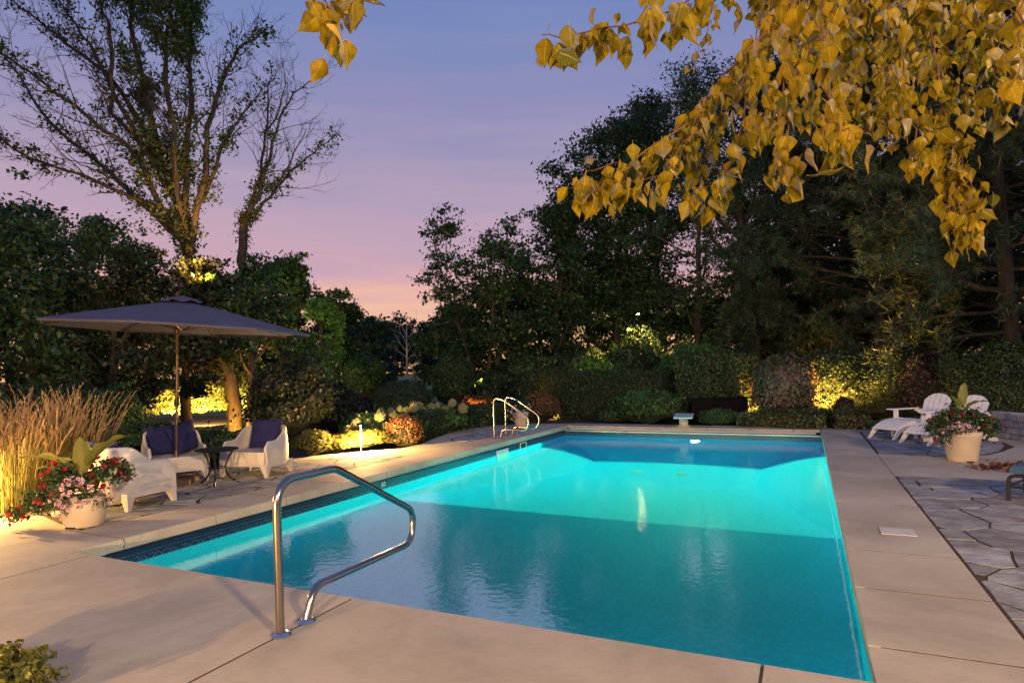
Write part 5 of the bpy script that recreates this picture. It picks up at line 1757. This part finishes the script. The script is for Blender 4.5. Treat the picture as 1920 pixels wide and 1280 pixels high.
TREES += [
    (-40, 22.0, 560, 2.4, 0.02, 9000, 0.11, 'dark', 231, 'low dark tree filling the far left gap', {}),
    (110, 23.0, 555, 2.3, 0.02, 9000, 0.11, 'mid', 232, 'low dark tree in the gap behind the grass', {}),
    (260, 24.0, 570, 2.2, 0.02, 9000, 0.11, 'mid', 233, 'low dark tree in the gap left of the floodlit shrubs', {}),
    (430, 25.0, 560, 2.4, 0.02, 14000, 0.11, 'mid', 234, 'low green tree behind the bright trunk', {}),
    (880, 31.0, 600, 2.6, 0.02, 14000, 0.13, 'dark', 235, 'low dark tree behind the multi stemmed tree', {}),
    (985, 32.0, 560, 2.8, 0.02, 15000, 0.13, 'dark', 236, 'low dark tree behind the dense green one', {}),
    (1110, 33.0, 520, 3.0, 0.02, 17000, 0.13, 'dark', 237, 'low dark tree below the tallest tree', {}),
    (1230, 32.0, 560, 2.8, 0.02, 15000, 0.13, 'dark', 238, 'low dark tree near the hanging lamp', {}),
    (1350, 32.0, 570, 3.0, 0.02, 15000, 0.13, 'dark', 239, 'low dark tree behind the juniper', {}),
    (1480, 32.0, 470, 3.2, 0.02, 17000, 0.13, 'dark', 240, 'low dark tree behind the seed head shrub', {}),
    (1620, 33.0, 420, 3.6, 0.02, 18000, 0.13, 'dark', 241, 'low dark tree behind the corner hedge', {}),
    (1760, 31.0, 430, 3.4, 0.02, 18000, 0.13, 'dark', 242, 'low dark tree behind the garden chair hedge', {}),
    (1900, 29.0, 520, 3.0, 0.02, 15000, 0.13, 'dark', 243, 'low dark tree at the right edge behind the pine', {}),
]
for px, Y, ty, cr, t0, n, sz, lm, sd, lb, op in TREES:
    tree('tree', lb, gb(px, Y, GZ if Y < 25 else -0.15), hz(px, ty, Y), cr, t0, n, sz, G[lm], sd, group='leafy trees round the garden', **op)

for i, (px, Y, H, cr, tf, lb, kw) in enumerate([
        (1655, 19.6, 12.5, 3.2, 9000, 'long needled pine left of the garden chairs', dict(zlow=1.9)),
        (1905, 16.6, 13.5, 3.6, 9500, 'big pine with a bare trunk at the right edge', dict(zlow=2.2, tr=0.24)),
        (1520, 23.5, 13.0, 2.8, 7000, 'pine behind the seed head shrub', dict(zlow=2.2)),
        (1780, 20.5, 12.0, 2.9, 8000, 'pine behind the garden chairs', dict(zlow=2.0)),
        (1420, 21.3, 4.2, 1.3, 2200, 'small pine above the clipped hedge', dict(zlow=0.8))]):
    pine('pine_tree', lb, gb(px, Y), H, cr, 300 + i, tf, group='dark pines at right', **kw)

# ---- dead pale tree on the lawn
dt = thing('dead_tree', 'bare pale dead tree standing on the lawn', 'tree', gb(762, 32, -0.2))
s = Skel(41)
H_ = hz(762, 582, 32) + 0.1
pts, rad, _ = s.poly(Vector((0, 0, 0)), Vector((0.02, 0, 1)), H_ * 0.93, 0.10, 0.015, 9, 0.02, 0.02)
for k, (t, sx, el, L_) in enumerate([(0.24, -1, 0.25, 0.6), (0.27, 1, 0.3, 0.6), (0.42, -1, 0.45, 0.95), (0.45, 1, 0.4, 0.8), (0.52, 1, 0.7, 0.9), (0.55, -1, 0.6, 0.9), (0.6, 1, 0.75, 0.9), (0.62, -1, 0.85, 1.1), (0.66, 1, 1.2, 1.7), (0.68, -1, 1.2, 1.6), (0.74, 1, 1.0, 0.8), (0.8, -1, 1.2, 0.9)]):
    f = t * 9; j = int(f); q = pts[j].lerp(pts[j + 1], f - j)
    d = Vector((sx * math.cos(el), s.r.uniform(-0.5, 0.5), math.sin(el)))
    s.grow(q, d, L_, 0.03, 2, 3, 4, 0.6, 0.5, 0.12, 0.06)
s.wood('trunk', M['palebark'], dt)


# ---- the two big bare trees at left, limbs traced in depth
def traced_tree(name, label, foot, limbs, Y0, seed, leafy, twig, n_leaf, leafsize, sigma=0.10):
    root = thing(name, label, 'tree', foot)
    s = Skel(seed); rg = np.random.default_rng(seed); tips = []
    for li, (pxs, r0, r1, dy, lf) in enumerate(limbs):
        r0, r1 = r0 * 1.0, r1 * 1.1
        pts = []
        m = len(pxs)
        for i, (x, y) in enumerate(pxs):
            pts.append(at(x, y, Y0 + dy * (i / (m - 1)) ** 1.2) - foot)
        # subdivide with slight wander
        fine = []
        for i in range(m - 1):
            for k in range(3):
                fine.append(pts[i].lerp(pts[i + 1], k / 3) + (Vector((s.r.gauss(0, .03), s.r.gauss(0, .05), s.r.gauss(0, .02))) if k else Vector((0, 0, 0))))
        fine.append(pts[-1])
        rad = [r0 + (r1 - r0) * (i / (len(fine) - 1)) ** 0.8 for i in range(len(fine))]
        s.br.append((fine, rad))
        if twig and li > 0:
            L_ = sum((pts[i + 1] - pts[i]).length for i in range(m - 1))
            cnt = int(L_ * twig)
            az = s.r.uniform(0, 6)
            for k in range(cnt):
                t = 0.22 + 0.78 * (k + s.r.random()) / cnt
                f = t * (len(fine) - 1); j = min(int(f), len(fine) - 2)
                q = fine[j].lerp(fine[j + 1], f - j); ax = (fine[j + 1] - fine[j]).normalized()
                a, b_ = frame_of(ax); az += 2.4 + s.r.uniform(-.6, .6); sp = s.r.uniform(0.4, 0.9)
                d = ax * math.cos(sp) + (a * math.cos(az) + b_ * math.sin(az)) * math.sin(sp)
                s.grow(q, d, s.r.uniform(0.6, 1.7) * (1.15 - 0.5 * t), rad[j] * 0.36, 1, 3, 3, 0.6, 0.55, 0.14, 0.05)
        for _ in range(int(lf)):
            t = rg.random() ** 1.25 if lf else 0
            f = t * (len(fine) - 1); j = min(int(f), len(fine) - 2)
            tips.append(fine[j].lerp(fine[j + 1], f - j))
    s.wood('trunk', M['bark'], root)
    if leafy:
        extra = [s.tips[i] for i in range(0, len(s.tips)) if noise.noise(s.tips[i] * 0.9 + Vector((seed, 0, 0))) > 0.08]
        T = tips + extra[: int(len(tips) * leafy)]
        # leaves in tufts along the limbs
        T = np.array([tuple(p) for p in T]); tf = T[rg.integers(0, len(T), n_leaf // 9)] + rg.normal(size=(n_leaf // 9, 3)) * sigma
        C = np.repeat(tf, 9, 0) + rg.normal(size=(len(tf) * 9, 3)) * 0.075
        link('crown', quads('crown', leaf_quads(C, leafsize, rg, None, 0.5), G['ivy']), root)
    return root


K = 2.667
cr_ = lambda *p: [(x / K, y / K) for x, y in p]
ivy_foot = gb(441, 17.0)
ivy = [
    ([(441, 820), (436, 740), (424, 660), (398, 570), (368, 510), (352, 478)], 0.19, 0.14, 0.0, 90),
    ([(352, 478)] + cr_((930, 1130), (880, 960), (800, 820), (780, 680), (700, 330), (660, 180), (650, 0), (640, -120)), 0.13, 0.03, 0.8, 60),
    ([(352, 478)] + cr_((920, 1100), (880, 900), (870, 700), (840, 500), (830, 300), (835, 150), (860, 0), (870, -120)), 0.10, 0.025, -1.2, 140),
    ([(354, 470)] + cr_((935, 900), (935, 700), (960, 500), (945, 300), (960, 100), (1010, 0), (1030, -120)), 0.10, 0.02, 1.5, 160),
    ([(356, 472)] + cr_((1010, 950), (1030, 750), (1050, 600), (1090, 470), (1130, 350), (1190, 250), (1270, 200), (1340, 150)), 0.10, 0.012, -0.6, 170),
    ([(379, 380)] + cr_((1100, 750), (1150, 650), (1250, 530), (1310, 440)), 0.06, 0.012, 1.0, 120),
    ([(345, 455)] + cr_((800, 1030), (680, 780), (600, 700), (500, 640), (300, 480), (200, 400), (60, 300), (-60, 230)), 0.10, 0.015, -1.5, 190),
    ([(340, 430)] + cr_((870, 950), (740, 700), (600, 450), (480, 330), (330, 220), (200, 110), (60, 0), (-60, -80)), 0.10, 0.015, 1.2, 200),
    ([(340, 450)] + cr_((700, 1010), (550, 860), (400, 740), (240, 600), (130, 430), (0, 250), (-80, 160)), 0.09, 0.012, 2.0, 190),
    ([(345, 462)] + cr_((900, 1080), (600, 960), (400, 870), (150, 790), (0, 690), (-100, 640)), 0.08, 0.012, -1.0, 200),
    ([(335, 400)] + cr_((850, 900), (700, 720), (550, 560), (560, 300), (540, 100), (500, 0), (480, -100)), 0.09, 0.02, -0.4, 150),
    ([(330, 380)] + cr_((640, 600), (480, 280), (380, 120), (290, 0), (240, -80)), 0.07, 0.012, 0.4, 130),
]
traced_tree('bare_tree', 'big half bare tree with leafy limbs fanning out at upper left', ivy_foot, ivy, 17.0, 51, 1.3, 3.8, 30000, 0.095, 0.14)
tw_foot = gb(590, 18.5)
tw = [
    ([(590, 800), (562, 720), (520, 640), (480, 560), (452, 490), (458, 410)], 0.24, 0.10, 0.0, 130),
    ([(458, 410), (478, 360), (490, 330), (497, 250), (503, 190), (506, 115)], 0.075, 0.012, 0.5, 40),
    ([(462, 405), (492, 345), (508, 290), (525, 220), (550, 175), (600, 145)], 0.075, 0.010, -0.6, 30),
    ([(458, 412), (482, 400), (520, 350), (560, 310), (600, 275), (632, 250)], 0.07, 0.010, 0.8, 60),
    ([(497, 250), (520, 215), (535, 160), (530, 110)], 0.04, 0.008, 0.4, 0),
    ([(520, 350), (548, 295), (560, 270), (575, 240)], 0.04, 0.008, -0.4, 0),
]
traced_tree('bare_tree', 'slender bare tree leaning right of the big leafy one', tw_foot, tw, 18.5, 52, 0.05, 3.4, 5200, 0.085)

# ================================================================== LIT LAMPS OF THE GARDEN
def path_light(label, loc, power, hgt=0.5, drop=0.09):
    r = thing('path_light', label, 'lamp', loc, 0, 'garden path lights')
    b = MB(); b.tube([(0, 0, 0), (0, 0, hgt)], 0.009, 8); b.build('stem', M['whitefit'], r, True)
    b = MB(); b.lathe([(0.085, hgt - 0.005), (0.08, hgt + 0.004), (0.03, hgt + 0.035), (0, hgt + 0.04)], 18); b.build('shade', M['iron'], r, True)
    b = MB(); b.lathe([(0.010, hgt - 0.035), (0.014, hgt - 0.025), (0.012, hgt - 0.006), (0, hgt - 0.005)], 12); b.build('bulb', BULB, r, True)
    lamp('path_lamp', 'POINT', Vector(loc) + Vector((0, 0, hgt - drop)) + (Vector((0.05, -0.03, 0)) if drop > 0.2 else Vector((0, 0, 0))), power, WARM, 0.03)
    return r


def uplight(label, loc, aim, power, color=AMBER, spot=R(95), rad=0.04):
    d = (Vector(aim) - Vector(loc)).normalized()
    r = thing('spot_light', label, 'lamp', loc, 0, 'garden spot lights')
    q = d.to_track_quat('Z', 'Y').to_matrix().to_4x4()
    b = MB(); b.lathe([(0.035, -0.12), (0.05, -0.02), (0.052, 0.03), (0.046, 0.03), (0.044, 0.0), (0.0, -0.005)], 14, m=q); b.build('housing', M['iron'], r, True)
    b = MB(); b.lathe([(0.043, 0.002), (0.03, 0.006), (0, 0.007)], 14, m=q); b.build('lens', BULB, r, True)
    b = MB(); b.tube([(0, 0, -0.25), (0, 0, -0.1)], 0.01, 6); b.build('stake', M['iron'], r, True)
    lamp('garden_spot', 'SPOT', Vector(loc) + d * 0.06, power, color, rad, aim, spot, 0.6)
    return r


BULB = emit('warm_bulb', (1.0, 0.72, 0.35), 18)
path_light('path light glowing in the yellow groundcover', gnd(677, 846), 700, 0.52, drop=0.24)
path_light('path light at the foot of the tall grass', Vector((-5.98, 6.88, 0)), 520, 0.50, drop=0.07)
path_light('path light beyond the near left corner of the deck', Vector((-4.0, 0.1, 0)), 2400, 0.58)
uplight('spot light at the foot of the bright tree trunk', gb(424, 16.0) + Vector((0, 0, 0.05)), at(437, 770, 17.0), 420, AMBER, R(120))
uplight('spot light raised into the foliage to light the fork of the big bare tree', at(392, 530, 15.4), at(338, 420, 17.0), 900, AMBER, R(75))  # hangs free, moved up from the ground so its light reaches the fork
uplight('spot light on the floodlit shrubs left of the trunk', gb(335, 20.0) + Vector((0, 0, 0.2)), at(345, 760, 21.2), 900, (1, 0.60, 0.20), R(150))
uplight('spot light on the floodlit shrubs right of the trunk', gb(388, 20.3) + Vector((0, 0, 0.2)), at(375, 750, 21.4), 1100, (1, 0.60, 0.20), R(150))
uplight('spot light behind the right armchair', gb(462, 19.4) + Vector((0, 0, 0.2)), at(475, 700, 20.5), 700, (1, 0.75, 0.25), R(120))
uplight('spot light low beside the ladder shrub', gb(900, 18.7) + Vector((0, 0, 0.2)), at(895, 735, 19.5), 500, AMBER, R(130))
uplight('spot light behind the long hedge', gb(1110, 22.4) + Vector((0, 0, 0.3)), at(1118, 690, 23.5), 500, WARM, R(130))
uplight('spot light at the end of the long hedge by the far pool corner', gb(1040, 20.15) + Vector((0, 0, 0.15)), at(1030, 775, 20.8), 50, AMBER, R(140))
uplight('spot light behind the black box', gb(1408, 17.45) + Vector((0, 0, 0.15)), at(1412, 700, 17.8), 420, AMBER, R(150))
uplight('spot light under the seed head shrub', gb(1557, 16.1) + Vector((0, 0, 0.2)), at(1555, 700, 16.75), 1500, AMBER, R(120))
uplight('spot light behind the garden chairs', gb(1712, 15.3) + Vector((0, 0, 0.12)), at(1715, 740, 15.9), 30, AMBER, R(150))
uplight('spot light low behind the big flower pot', gb(1800, 14.2) + Vector((0, 0, 0.12)), at(1760, 790, 14.6), 60, AMBER, R(150))
# lamp hung high in the tall tree
tl = at(1196, 588, 26.0)
hang = thing('tree_lamp', 'bright lamp hung high in the tall tree, shining down', 'lamp', tl)
b = MB(); b.lathe([(0.0, 0.16), (0.07, 0.14), (0.10, 0.0), (0.09, 0.0), (0.06, 0.10), (0, 0.12)], 14); b.build('shade', M['iron'], hang, True)
b = MB(); b.lathe([(0.0, -0.05), (0.06, -0.02), (0.07, 0.03), (0.0, 0.09)], 12); b.build('bulb', emit('tree_bulb', (1.0, 0.68, 0.25), 60), hang, True)
lamp('tree_lamp_light', 'SPOT', tl + Vector((0, 0, -0.08)), 3500, WARM, 0.06, tl + Vector((-0.3, -0.4, -3)), R(110), 0.6)
uplight('small lamp on the stem of the multi stemmed tree', at(903, 707, 25.2), at(903, 740, 25.6), 160, AMBER, R(130))

# ================================================================== OVERHANGING YELLOW BRANCHES
def autumn_leaf(seed):
    """ovate leaf with a drawn-out tip, folded and curled; hangs down -Z from its stalk"""
    rr = random.Random(seed)
    prof = [(0.0, 0.02), (0.05, 0.22), (0.14, 0.37), (0.25, 0.42), (0.38, 0.38), (0.52, 0.28), (0.66, 0.185), (0.78, 0.105), (0.89, 0.045), (1.0, 0.004)]
    fold = rr.uniform(0.15, 0.6); curl = rr.uniform(-0.25, 0.5); tw_ = rr.uniform(-0.5, 0.5)
    vs, fs = [], []
    for i, (t, w) in enumerate(prof):
        tooth = 1 + 0.05 * (i % 2)
        yb = curl * t * t * 0.6 + 0.02 * math.sin(t * 9 + seed)
        a = tw_ * t
        for s_ in (-1, -0.55, 0, 0.55, 1):
            x = s_ * w * tooth * math.cos(fold * abs(s_)); y = abs(s_) * w * math.sin(fold) * 0.9 + yb + 0.02 * math.sin(s_ * 5 + seed + t * 7)
            z = -t - (0.05 * abs(s_) if i else 0.0)
            if i <= 1:
                z += 0.06 * abs(s_)
            vs.append((x * math.cos(a) - y * math.sin(a), x * math.sin(a) + y * math.cos(a), z))
    for i in range(len(prof) - 1):
        for j in range(4):
            k = i * 5 + j; fs.append((k, k + 1, k + 6, k + 5))
    n0 = len(vs)
    vs += [(-0.012, 0, 0.0), (0.012, 0, 0.0), (0.010, -0.06, 0.24), (-0.010, -0.06, 0.24)]
    fs.append((n0, n0 + 1, n0 + 2, n0 + 3))
    return vs, fs


LEAF_UV = [(s_, t) for t in (0.0, 0.05, 0.14, 0.25, 0.38, 0.52, 0.66, 0.78, 0.89, 1.0) for s_ in (-1, -0.55, 0, 0.55, 1)] + [(0, 0)] * 4


def set_uv(me):
    li = np.empty(len(me.loops), dtype=np.int32); me.loops.foreach_get('vertex_index', li)
    uv = np.array(LEAF_UV, dtype=np.float32)[li % len(LEAF_UV)]
    me.uv_layers.new(name='UVMap').data.foreach_set('uv', uv.reshape(-1))
    return me


def yellow_mat():
    m = bpy.data.materials.new('hanging_yellow_leaf')
    m.use_nodes = True
    t = m.node_tree; t.nodes.clear(); N, L = t.nodes.new, t.links.new
    oi = N('ShaderNodeObjectInfo'); g_ = N('ShaderNodeNewGeometry')
    ad = N('ShaderNodeMath'); ad.operation = 'ADD'; L(oi.outputs['Random'], ad.inputs[0]); L(g_.outputs['Random Per Island'], ad.inputs[1])
    fr = N('ShaderNodeMath'); fr.operation = 'FRACT'; L(ad.outputs[0], fr.inputs[0])
    r = N('ShaderNodeValToRGB'); e = r.color_ramp.elements
    cols = [(0.17, 0.145, 0.006), (0.28, 0.195, 0.005), (0.21, 0.17, 0.006), (0.36, 0.245, 0.006), (0.08, 0.10, 0.012)]
    e[0].color = cols[0] + (1,); e[1].color = cols[-1] + (1,)
    for i in range(1, 4):
        q = e.new(i / 4); q.color = cols[i] + (1,)
    L(fr.outputs[0], r.inputs[0])
    tcn = N('ShaderNodeTexCoord')
    nz = N('ShaderNodeTexNoise'); nz.inputs['Scale'].default_value = 5; nz.inputs['Detail'].default_value = 5; L(tcn.outputs['Object'], nz.inputs['Vector'])
    r2 = N('ShaderNodeValToRGB'); r2.color_ramp.elements[0].position = 0.35; r2.color_ramp.elements[0].color = (0.6, 0.66, 0.5, 1); r2.color_ramp.elements[1].position = 0.6; r2.color_ramp.elements[1].color = (1.1, 1.05, 1, 1)
    L(nz.outputs['Fac'], r2.inputs[0])
    mu = N('ShaderNodeMix'); mu.data_type = 'RGBA'; mu.blend_type = 'MULTIPLY'; mu.inputs['Factor'].default_value = 0.8
    L(r.outputs[0], mu.inputs['A']); L(r2.outputs[0], mu.inputs['B'])
    # midrib and side veins from the leaf's own coordinates
    uvn = N('ShaderNodeUVMap'); su = N('ShaderNodeSeparateXYZ'); L(uvn.outputs[0], su.inputs[0])

    def mth(op, a, b_=None, c_=None):
        n = N('ShaderNodeMath'); n.operation = op
        for i, x in enumerate((a, b_, c_)):
            if x is None:
                continue
            if isinstance(x, (int, float)):
                n.inputs[i].default_value = x
            else:
                L(x, n.inputs[i])
        return n.outputs[0]
    au = mth('ABSOLUTE', su.outputs['X'])
    ph = mth('MULTIPLY', mth('SUBTRACT', su.outputs['Y'], mth('MULTIPLY', au, 0.16)), 9.0)
    side = mth('LESS_THAN', mth('ABSOLUTE', mth('SUBTRACT', mth('FRACT', ph), 0.5)), 0.07)
    mid = mth('LESS_THAN', au, 0.07)
    vein = mth('MAXIMUM', mid, mth('MULTIPLY', side, 0.55))
    edge_ = mth('POWER', au, 5.0)
    mv = N('ShaderNodeMix'); mv.data_type = 'RGBA'; L(mth('MULTIPLY', vein, 0.55), mv.inputs['Factor'])
    L(mu.outputs['Result'], mv.inputs['A']); mv.inputs['B'].default_value = (0.46, 0.36, 0.08, 1)
    me_ = N('ShaderNodeMix'); me_.data_type = 'RGBA'; L(mth('MULTIPLY', mth('MULTIPLY', edge_, nz.outputs['Fac']), 0.9), me_.inputs['Factor'])
    L(mv.outputs['Result'], me_.inputs['A']); me_.inputs['B'].default_value = (0.14, 0.06, 0.015, 1)
    mu = me_
    d = N('ShaderNodeBsdfDiffuse'); L(mu.outputs['Result'], d.inputs[0])
    tr = N('ShaderNodeBsdfTranslucent'); L(mu.outputs['Result'], tr.inputs[0])
    m1 = N('ShaderNodeMixShader'); m1.inputs[0].default_value = 0.35; L(d.outputs[0], m1.inputs[1]); L(tr.outputs[0], m1.inputs[2])
    gl = N('ShaderNodeBsdfGlossy'); gl.inputs['Roughness'].default_value = 0.42
    fz = N('ShaderNodeFresnel'); fz.inputs['IOR'].default_value = 1.4
    m2 = N('ShaderNodeMixShader'); fk = N('ShaderNodeMath'); fk.operation = 'MULTIPLY'; fk.inputs[1].default_value = 0.2; L(fz.outputs[0], fk.inputs[0]); L(fk.outputs[0], m2.inputs[0]); L(m1.outputs[0], m2.inputs[1]); L(gl.outputs[0], m2.inputs[2])
    o = N('ShaderNodeOutputMaterial'); L(m2.outputs[0], o.inputs[0])
    return m


YM = yellow_mat()
VARI = [autumn_leaf(i) for i in range(10)]
LEAFME = []
for vs, fs in VARI:
    q = MB(); q.add(vs, fs); LEAFME.append(set_uv(q.mesh('leaf', YM, 'all')))
YB = Vector((9.5, 0.5, -0.05))
yt = thing('yellow_leaved_tree', 'overhanging tree with large yellow autumn leaves filling the upper right', 'tree', YB)
ry = random.Random(99)
wood = MB()
wood.tube([Vector((0, 0, 0)), Vector((-0.05, 0.05, 1.4)), Vector((-0.1, 0.1, 2.8)), Vector((0.0, 0.2, 4.6)), Vector((0.1, 0.3, 7.0))], [0.16, 0.13, 0.11, 0.08, 0.03], 12)
wood.build('trunk', M['bark'], yt, True)
for lim in ([(9.4, 0.5, 4.6), (7.6, 1.0, 5.5), (5.4, 1.8, 5.6), (3.2, 2.4, 4.9), (1.9, 2.9, 4.2)], [(9.45, 0.5, 3.9), (7.8, 1.6, 4.8), (5.6, 3.0, 5.4), (3.8, 4.0, 5.4), (2.6, 4.4, 5.0)], [(9.4, 0.5, 5.2), (7.0, 0.7, 6.1), (4.0, 1.2, 5.6), (1.4, 1.6, 4.4), (-0.2, 1.75, 3.4)]):
    b = MB(); b.tube([Vector(p) - YB for p in lim], [0.07, 0.055, 0.04, 0.025, 0.008], 8); b.build('branch', M['bark'], yt, True)
# px polyline, Y start, Y end, radius, leaves per metre, leaf length
strands = [
    ([(1560, -260), (1430, -90), (1292, 0), (1233, 33), (1144, 51), (1079, 62), (1016, 66)], 2.9, 2.5, 0.006, 24, 0.125),
    ([(1600, -200), (1480, 20), (1371, 125), (1321, 187), (1279, 236), (1180, 308), (1125, 312), (1075, 352)], 3.0, 2.5, 0.007, 30, 0.105),
    ([(1321, 187), (1290, 262), (1235, 330), (1160, 345), (1100, 352)], 2.7, 2.5, 0.004, 26, 0.105),
    ([(1400, 100), (1395, 210), (1370, 300), (1345, 350), (1305, 352)], 2.8, 2.6, 0.004, 32, 0.105),
    ([(1430, -60), (1420, 60), (1390, 150), (1330, 260), (1300, 330)], 3.0, 2.8, 0.004, 26, 0.10),
    ([(1480, -60), (1475, 80), (1470, 200), (1480, 290), (1485, 335)], 2.6, 2.5, 0.005, 32, 0.115),
    ([(1540, -60), (1540, 80), (1550, 180), (1585, 240), (1592, 268)], 2.4, 2.2, 0.005, 30, 0.12),
    ([(1600, -60), (1610, 60), (1600, 140), (1570, 230)], 3.4, 3.2, 0.004, 30, 0.10),
    ([(1660, -60), (1680, 60), (1700, 180), (1715, 270), (1720, 300)], 2.9, 2.8, 0.005, 30, 0.11),
    ([(1720, -80), (1745, 60), (1765, 180), (1785, 290), (1795, 360), (1812, 440)], 3.2, 2.9, 0.006, 34, 0.10),
    ([(1765, 180), (1770, 300), (1790, 400), (1800, 450)], 3.1, 2.95, 0.004, 34, 0.095),
    ([(1785, 250), (1822, 340), (1825, 420)], 3.0, 2.9, 0.004, 32, 0.095),
    ([(1840, -80), (1860, 60), (1872, 160), (1880, 240)], 3.2, 3.1, 0.005, 26, 0.10),
    ([(1930, -60), (1915, 40), (1905, 130)], 2.3, 2.25, 0.005, 26, 0.12),
    ([(1350, -80), (1335, 0), (1325, 60), (1300, 110)], 3.6, 3.5, 0.004, 22, 0.09),
    ([(1400, -80), (1440, 20), (1500, 90), (1560, 110)], 4.0, 4.0, 0.004, 30, 0.11),
    ([(1560, -80), (1620, 40), (1700, 100), (1760, 130)], 4.2, 4.2, 0.004, 34, 0.11),
    ([(1640, -80), (1720, 20), (1800, 80), (1880, 110)], 4.4, 4.4, 0.004, 34, 0.11),
    ([(1500, -80), (1520, 40), (1510, 160), (1530, 220)], 4.0, 3.8, 0.004, 30, 0.10),
    ([(1640, -60), (1650, 100), (1665, 200), (1660, 250)], 4.0, 3.9, 0.004, 30, 0.10),
    ([(1800, -60), (1810, 80), (1830, 170), (1835, 230)], 4.2, 4.1, 0.004, 30, 0.10),
    ([(1230, -80), (1205, -20)], 2.4, 2.3, 0.004, 18, 0.13),
    ([(1480, -100), (1560, -20), (1660, 10), (1780, 0)], 3.0, 3.2, 0.005, 40, 0.115),
    ([(1300, -100), (1400, -10), (1500, 20), (1600, 10)], 3.2, 3.4, 0.005, 40, 0.11),
    ([(1780, -100), (1850, -10), (1925, 30)], 2.7, 2.6, 0.005, 36, 0.115),
    ([(1440, 0), (1430, 120), (1440, 200), (1420, 260)], 3.4, 3.3, 0.004, 34, 0.10),
    ([(1720, 20), (1690, 130), (1640, 190), (1620, 220)], 3.6, 3.4, 0.004, 34, 0.10),
    ([(1500, -80), (1560, 40), (1640, 90), (1700, 170), (1740, 230)], 4.6, 4.6, 0.004, 38, 0.12),
    ([(1560, -80), (1600, 20), (1580, 120), (1600, 190), (1640, 200)], 4.7, 4.7, 0.004, 38, 0.12),
    ([(1760, -80), (1740, 40), (1760, 140), (1850, 190)], 4.8, 4.8, 0.004, 38, 0.12),
    ([(1880, -80), (1850, 60), (1900, 120), (1930, 180)], 4.6, 4.6, 0.004, 38, 0.12),
    ([(1440, -80), (1460, 30), (1400, 90), (1440, 170), (1500, 200)], 4.6, 4.6, 0.004, 36, 0.12),
    ([(1640, -80), (1600, 0), (1520, 50), (1440, 60)], 4.9, 4.9, 0.004, 36, 0.12),
    ([(1900, -80), (1820, 10), (1720, 60), (1640, 60)], 5.0, 5.0, 0.004, 36, 0.12),
    ([(1700, -60), (1690, 60), (1660, 160), (1680, 240)], 5.0, 5.0, 0.004, 36, 0.12),
    ([(560, -200), (590, -60), (612, -5), (620, 20), (622, 50)], 1.75, 1.7, 0.004, 30, 0.088),
    ([(680, -140), (660, -60), (655, -40), (640, -8)], 1.75, 1.75, 0.003, 26, 0.088),
]
LV = []
for pl_, Ya, Yb, r_, dens, ll in strands:
    m = len(pl_)
    pts = [at(x, y, Ya + (Yb - Ya) * i / (m - 1)) - YB for i, (x, y) in enumerate(pl_)]
    fine = []
    for i in range(m - 1):
        for k in range(4):
            fine.append(pts[i].lerp(pts[i + 1], k / 4) + Vector((ry.gauss(0, .006), ry.gauss(0, .012), ry.gauss(0, .006))))
    fine.append(pts[-1])
    b = MB(); b.tube(fine, [r_ * (1 - 0.65 * i / (len(fine) - 1)) for i in range(len(fine))], 6); b.build('branch', M['twigbark'], yt, True)
    L_ = sum((fine[i + 1] - fine[i]).length for i in range(len(fine) - 1))
    dens *= 2.25
    for k in range(int(L_ * dens)):
        t = (k + ry.random()) / max(1, int(L_ * dens)); f = t * (len(fine) - 1); j = min(int(f), len(fine) - 2)
        p = fine[j].lerp(fine[j + 1], f - j) + Vector((ry.gauss(0, .022), ry.gauss(0, .06), ry.gauss(-.01, .022)))
        s_ = 0.73 * ll * ry.choice((0.45, 0.65, 0.85, 1.0, 1.05, 1.2)) * ry.uniform(0.9, 1.1)
        mt = Matrix.Translation(p - Vector((0, 0, 0.02))) @ Matrix.Rotation(ry.gauss(0, 1.15), 4, 'Z') @ Matrix.Rotation(ry.gauss(0, 0.38), 4, 'X') @ Matrix.Rotation(ry.gauss(0, 0.32), 4, 'Y') @ Matrix.Scale(s_, 4) @ Matrix.Scale(ry.choice((-1, 1)), 4, Vector((1, 0, 0)))
        LV.append((s_ / (p + YB).y, mt, ry.randrange(len(LEAFME)), p + YB))
# the largest in view are single leaves, the rest one mass
def seen(p):
    x, y, z = p
    u_, w_ = x / y, (z - EYE) / y
    sx = CX + (u_ * ca - w_ * sa) * F_PX; sy = CY - (u_ * sa + w_ * ca) * F_PX
    return -20 < sx < 1935 and -90 < sy < 600


LV.sort(key=lambda e: -e[0] * (1 if seen(e[3]) else 0.01))
for s_, mt, k, p in LV[:300]:
    o = link('leaf', LEAFME[k], yt)
    o.matrix_local = mt
rest = MB()
for s_, mt, k, p in LV[300:]:
    vs, fs = VARI[k]
    rest.add([mt @ Vector(v) for v in vs], fs)
rest_ob = tag(rest.build('leaves', YM, yt, 'all'), kind='stuff')
set_uv(rest_ob.data)
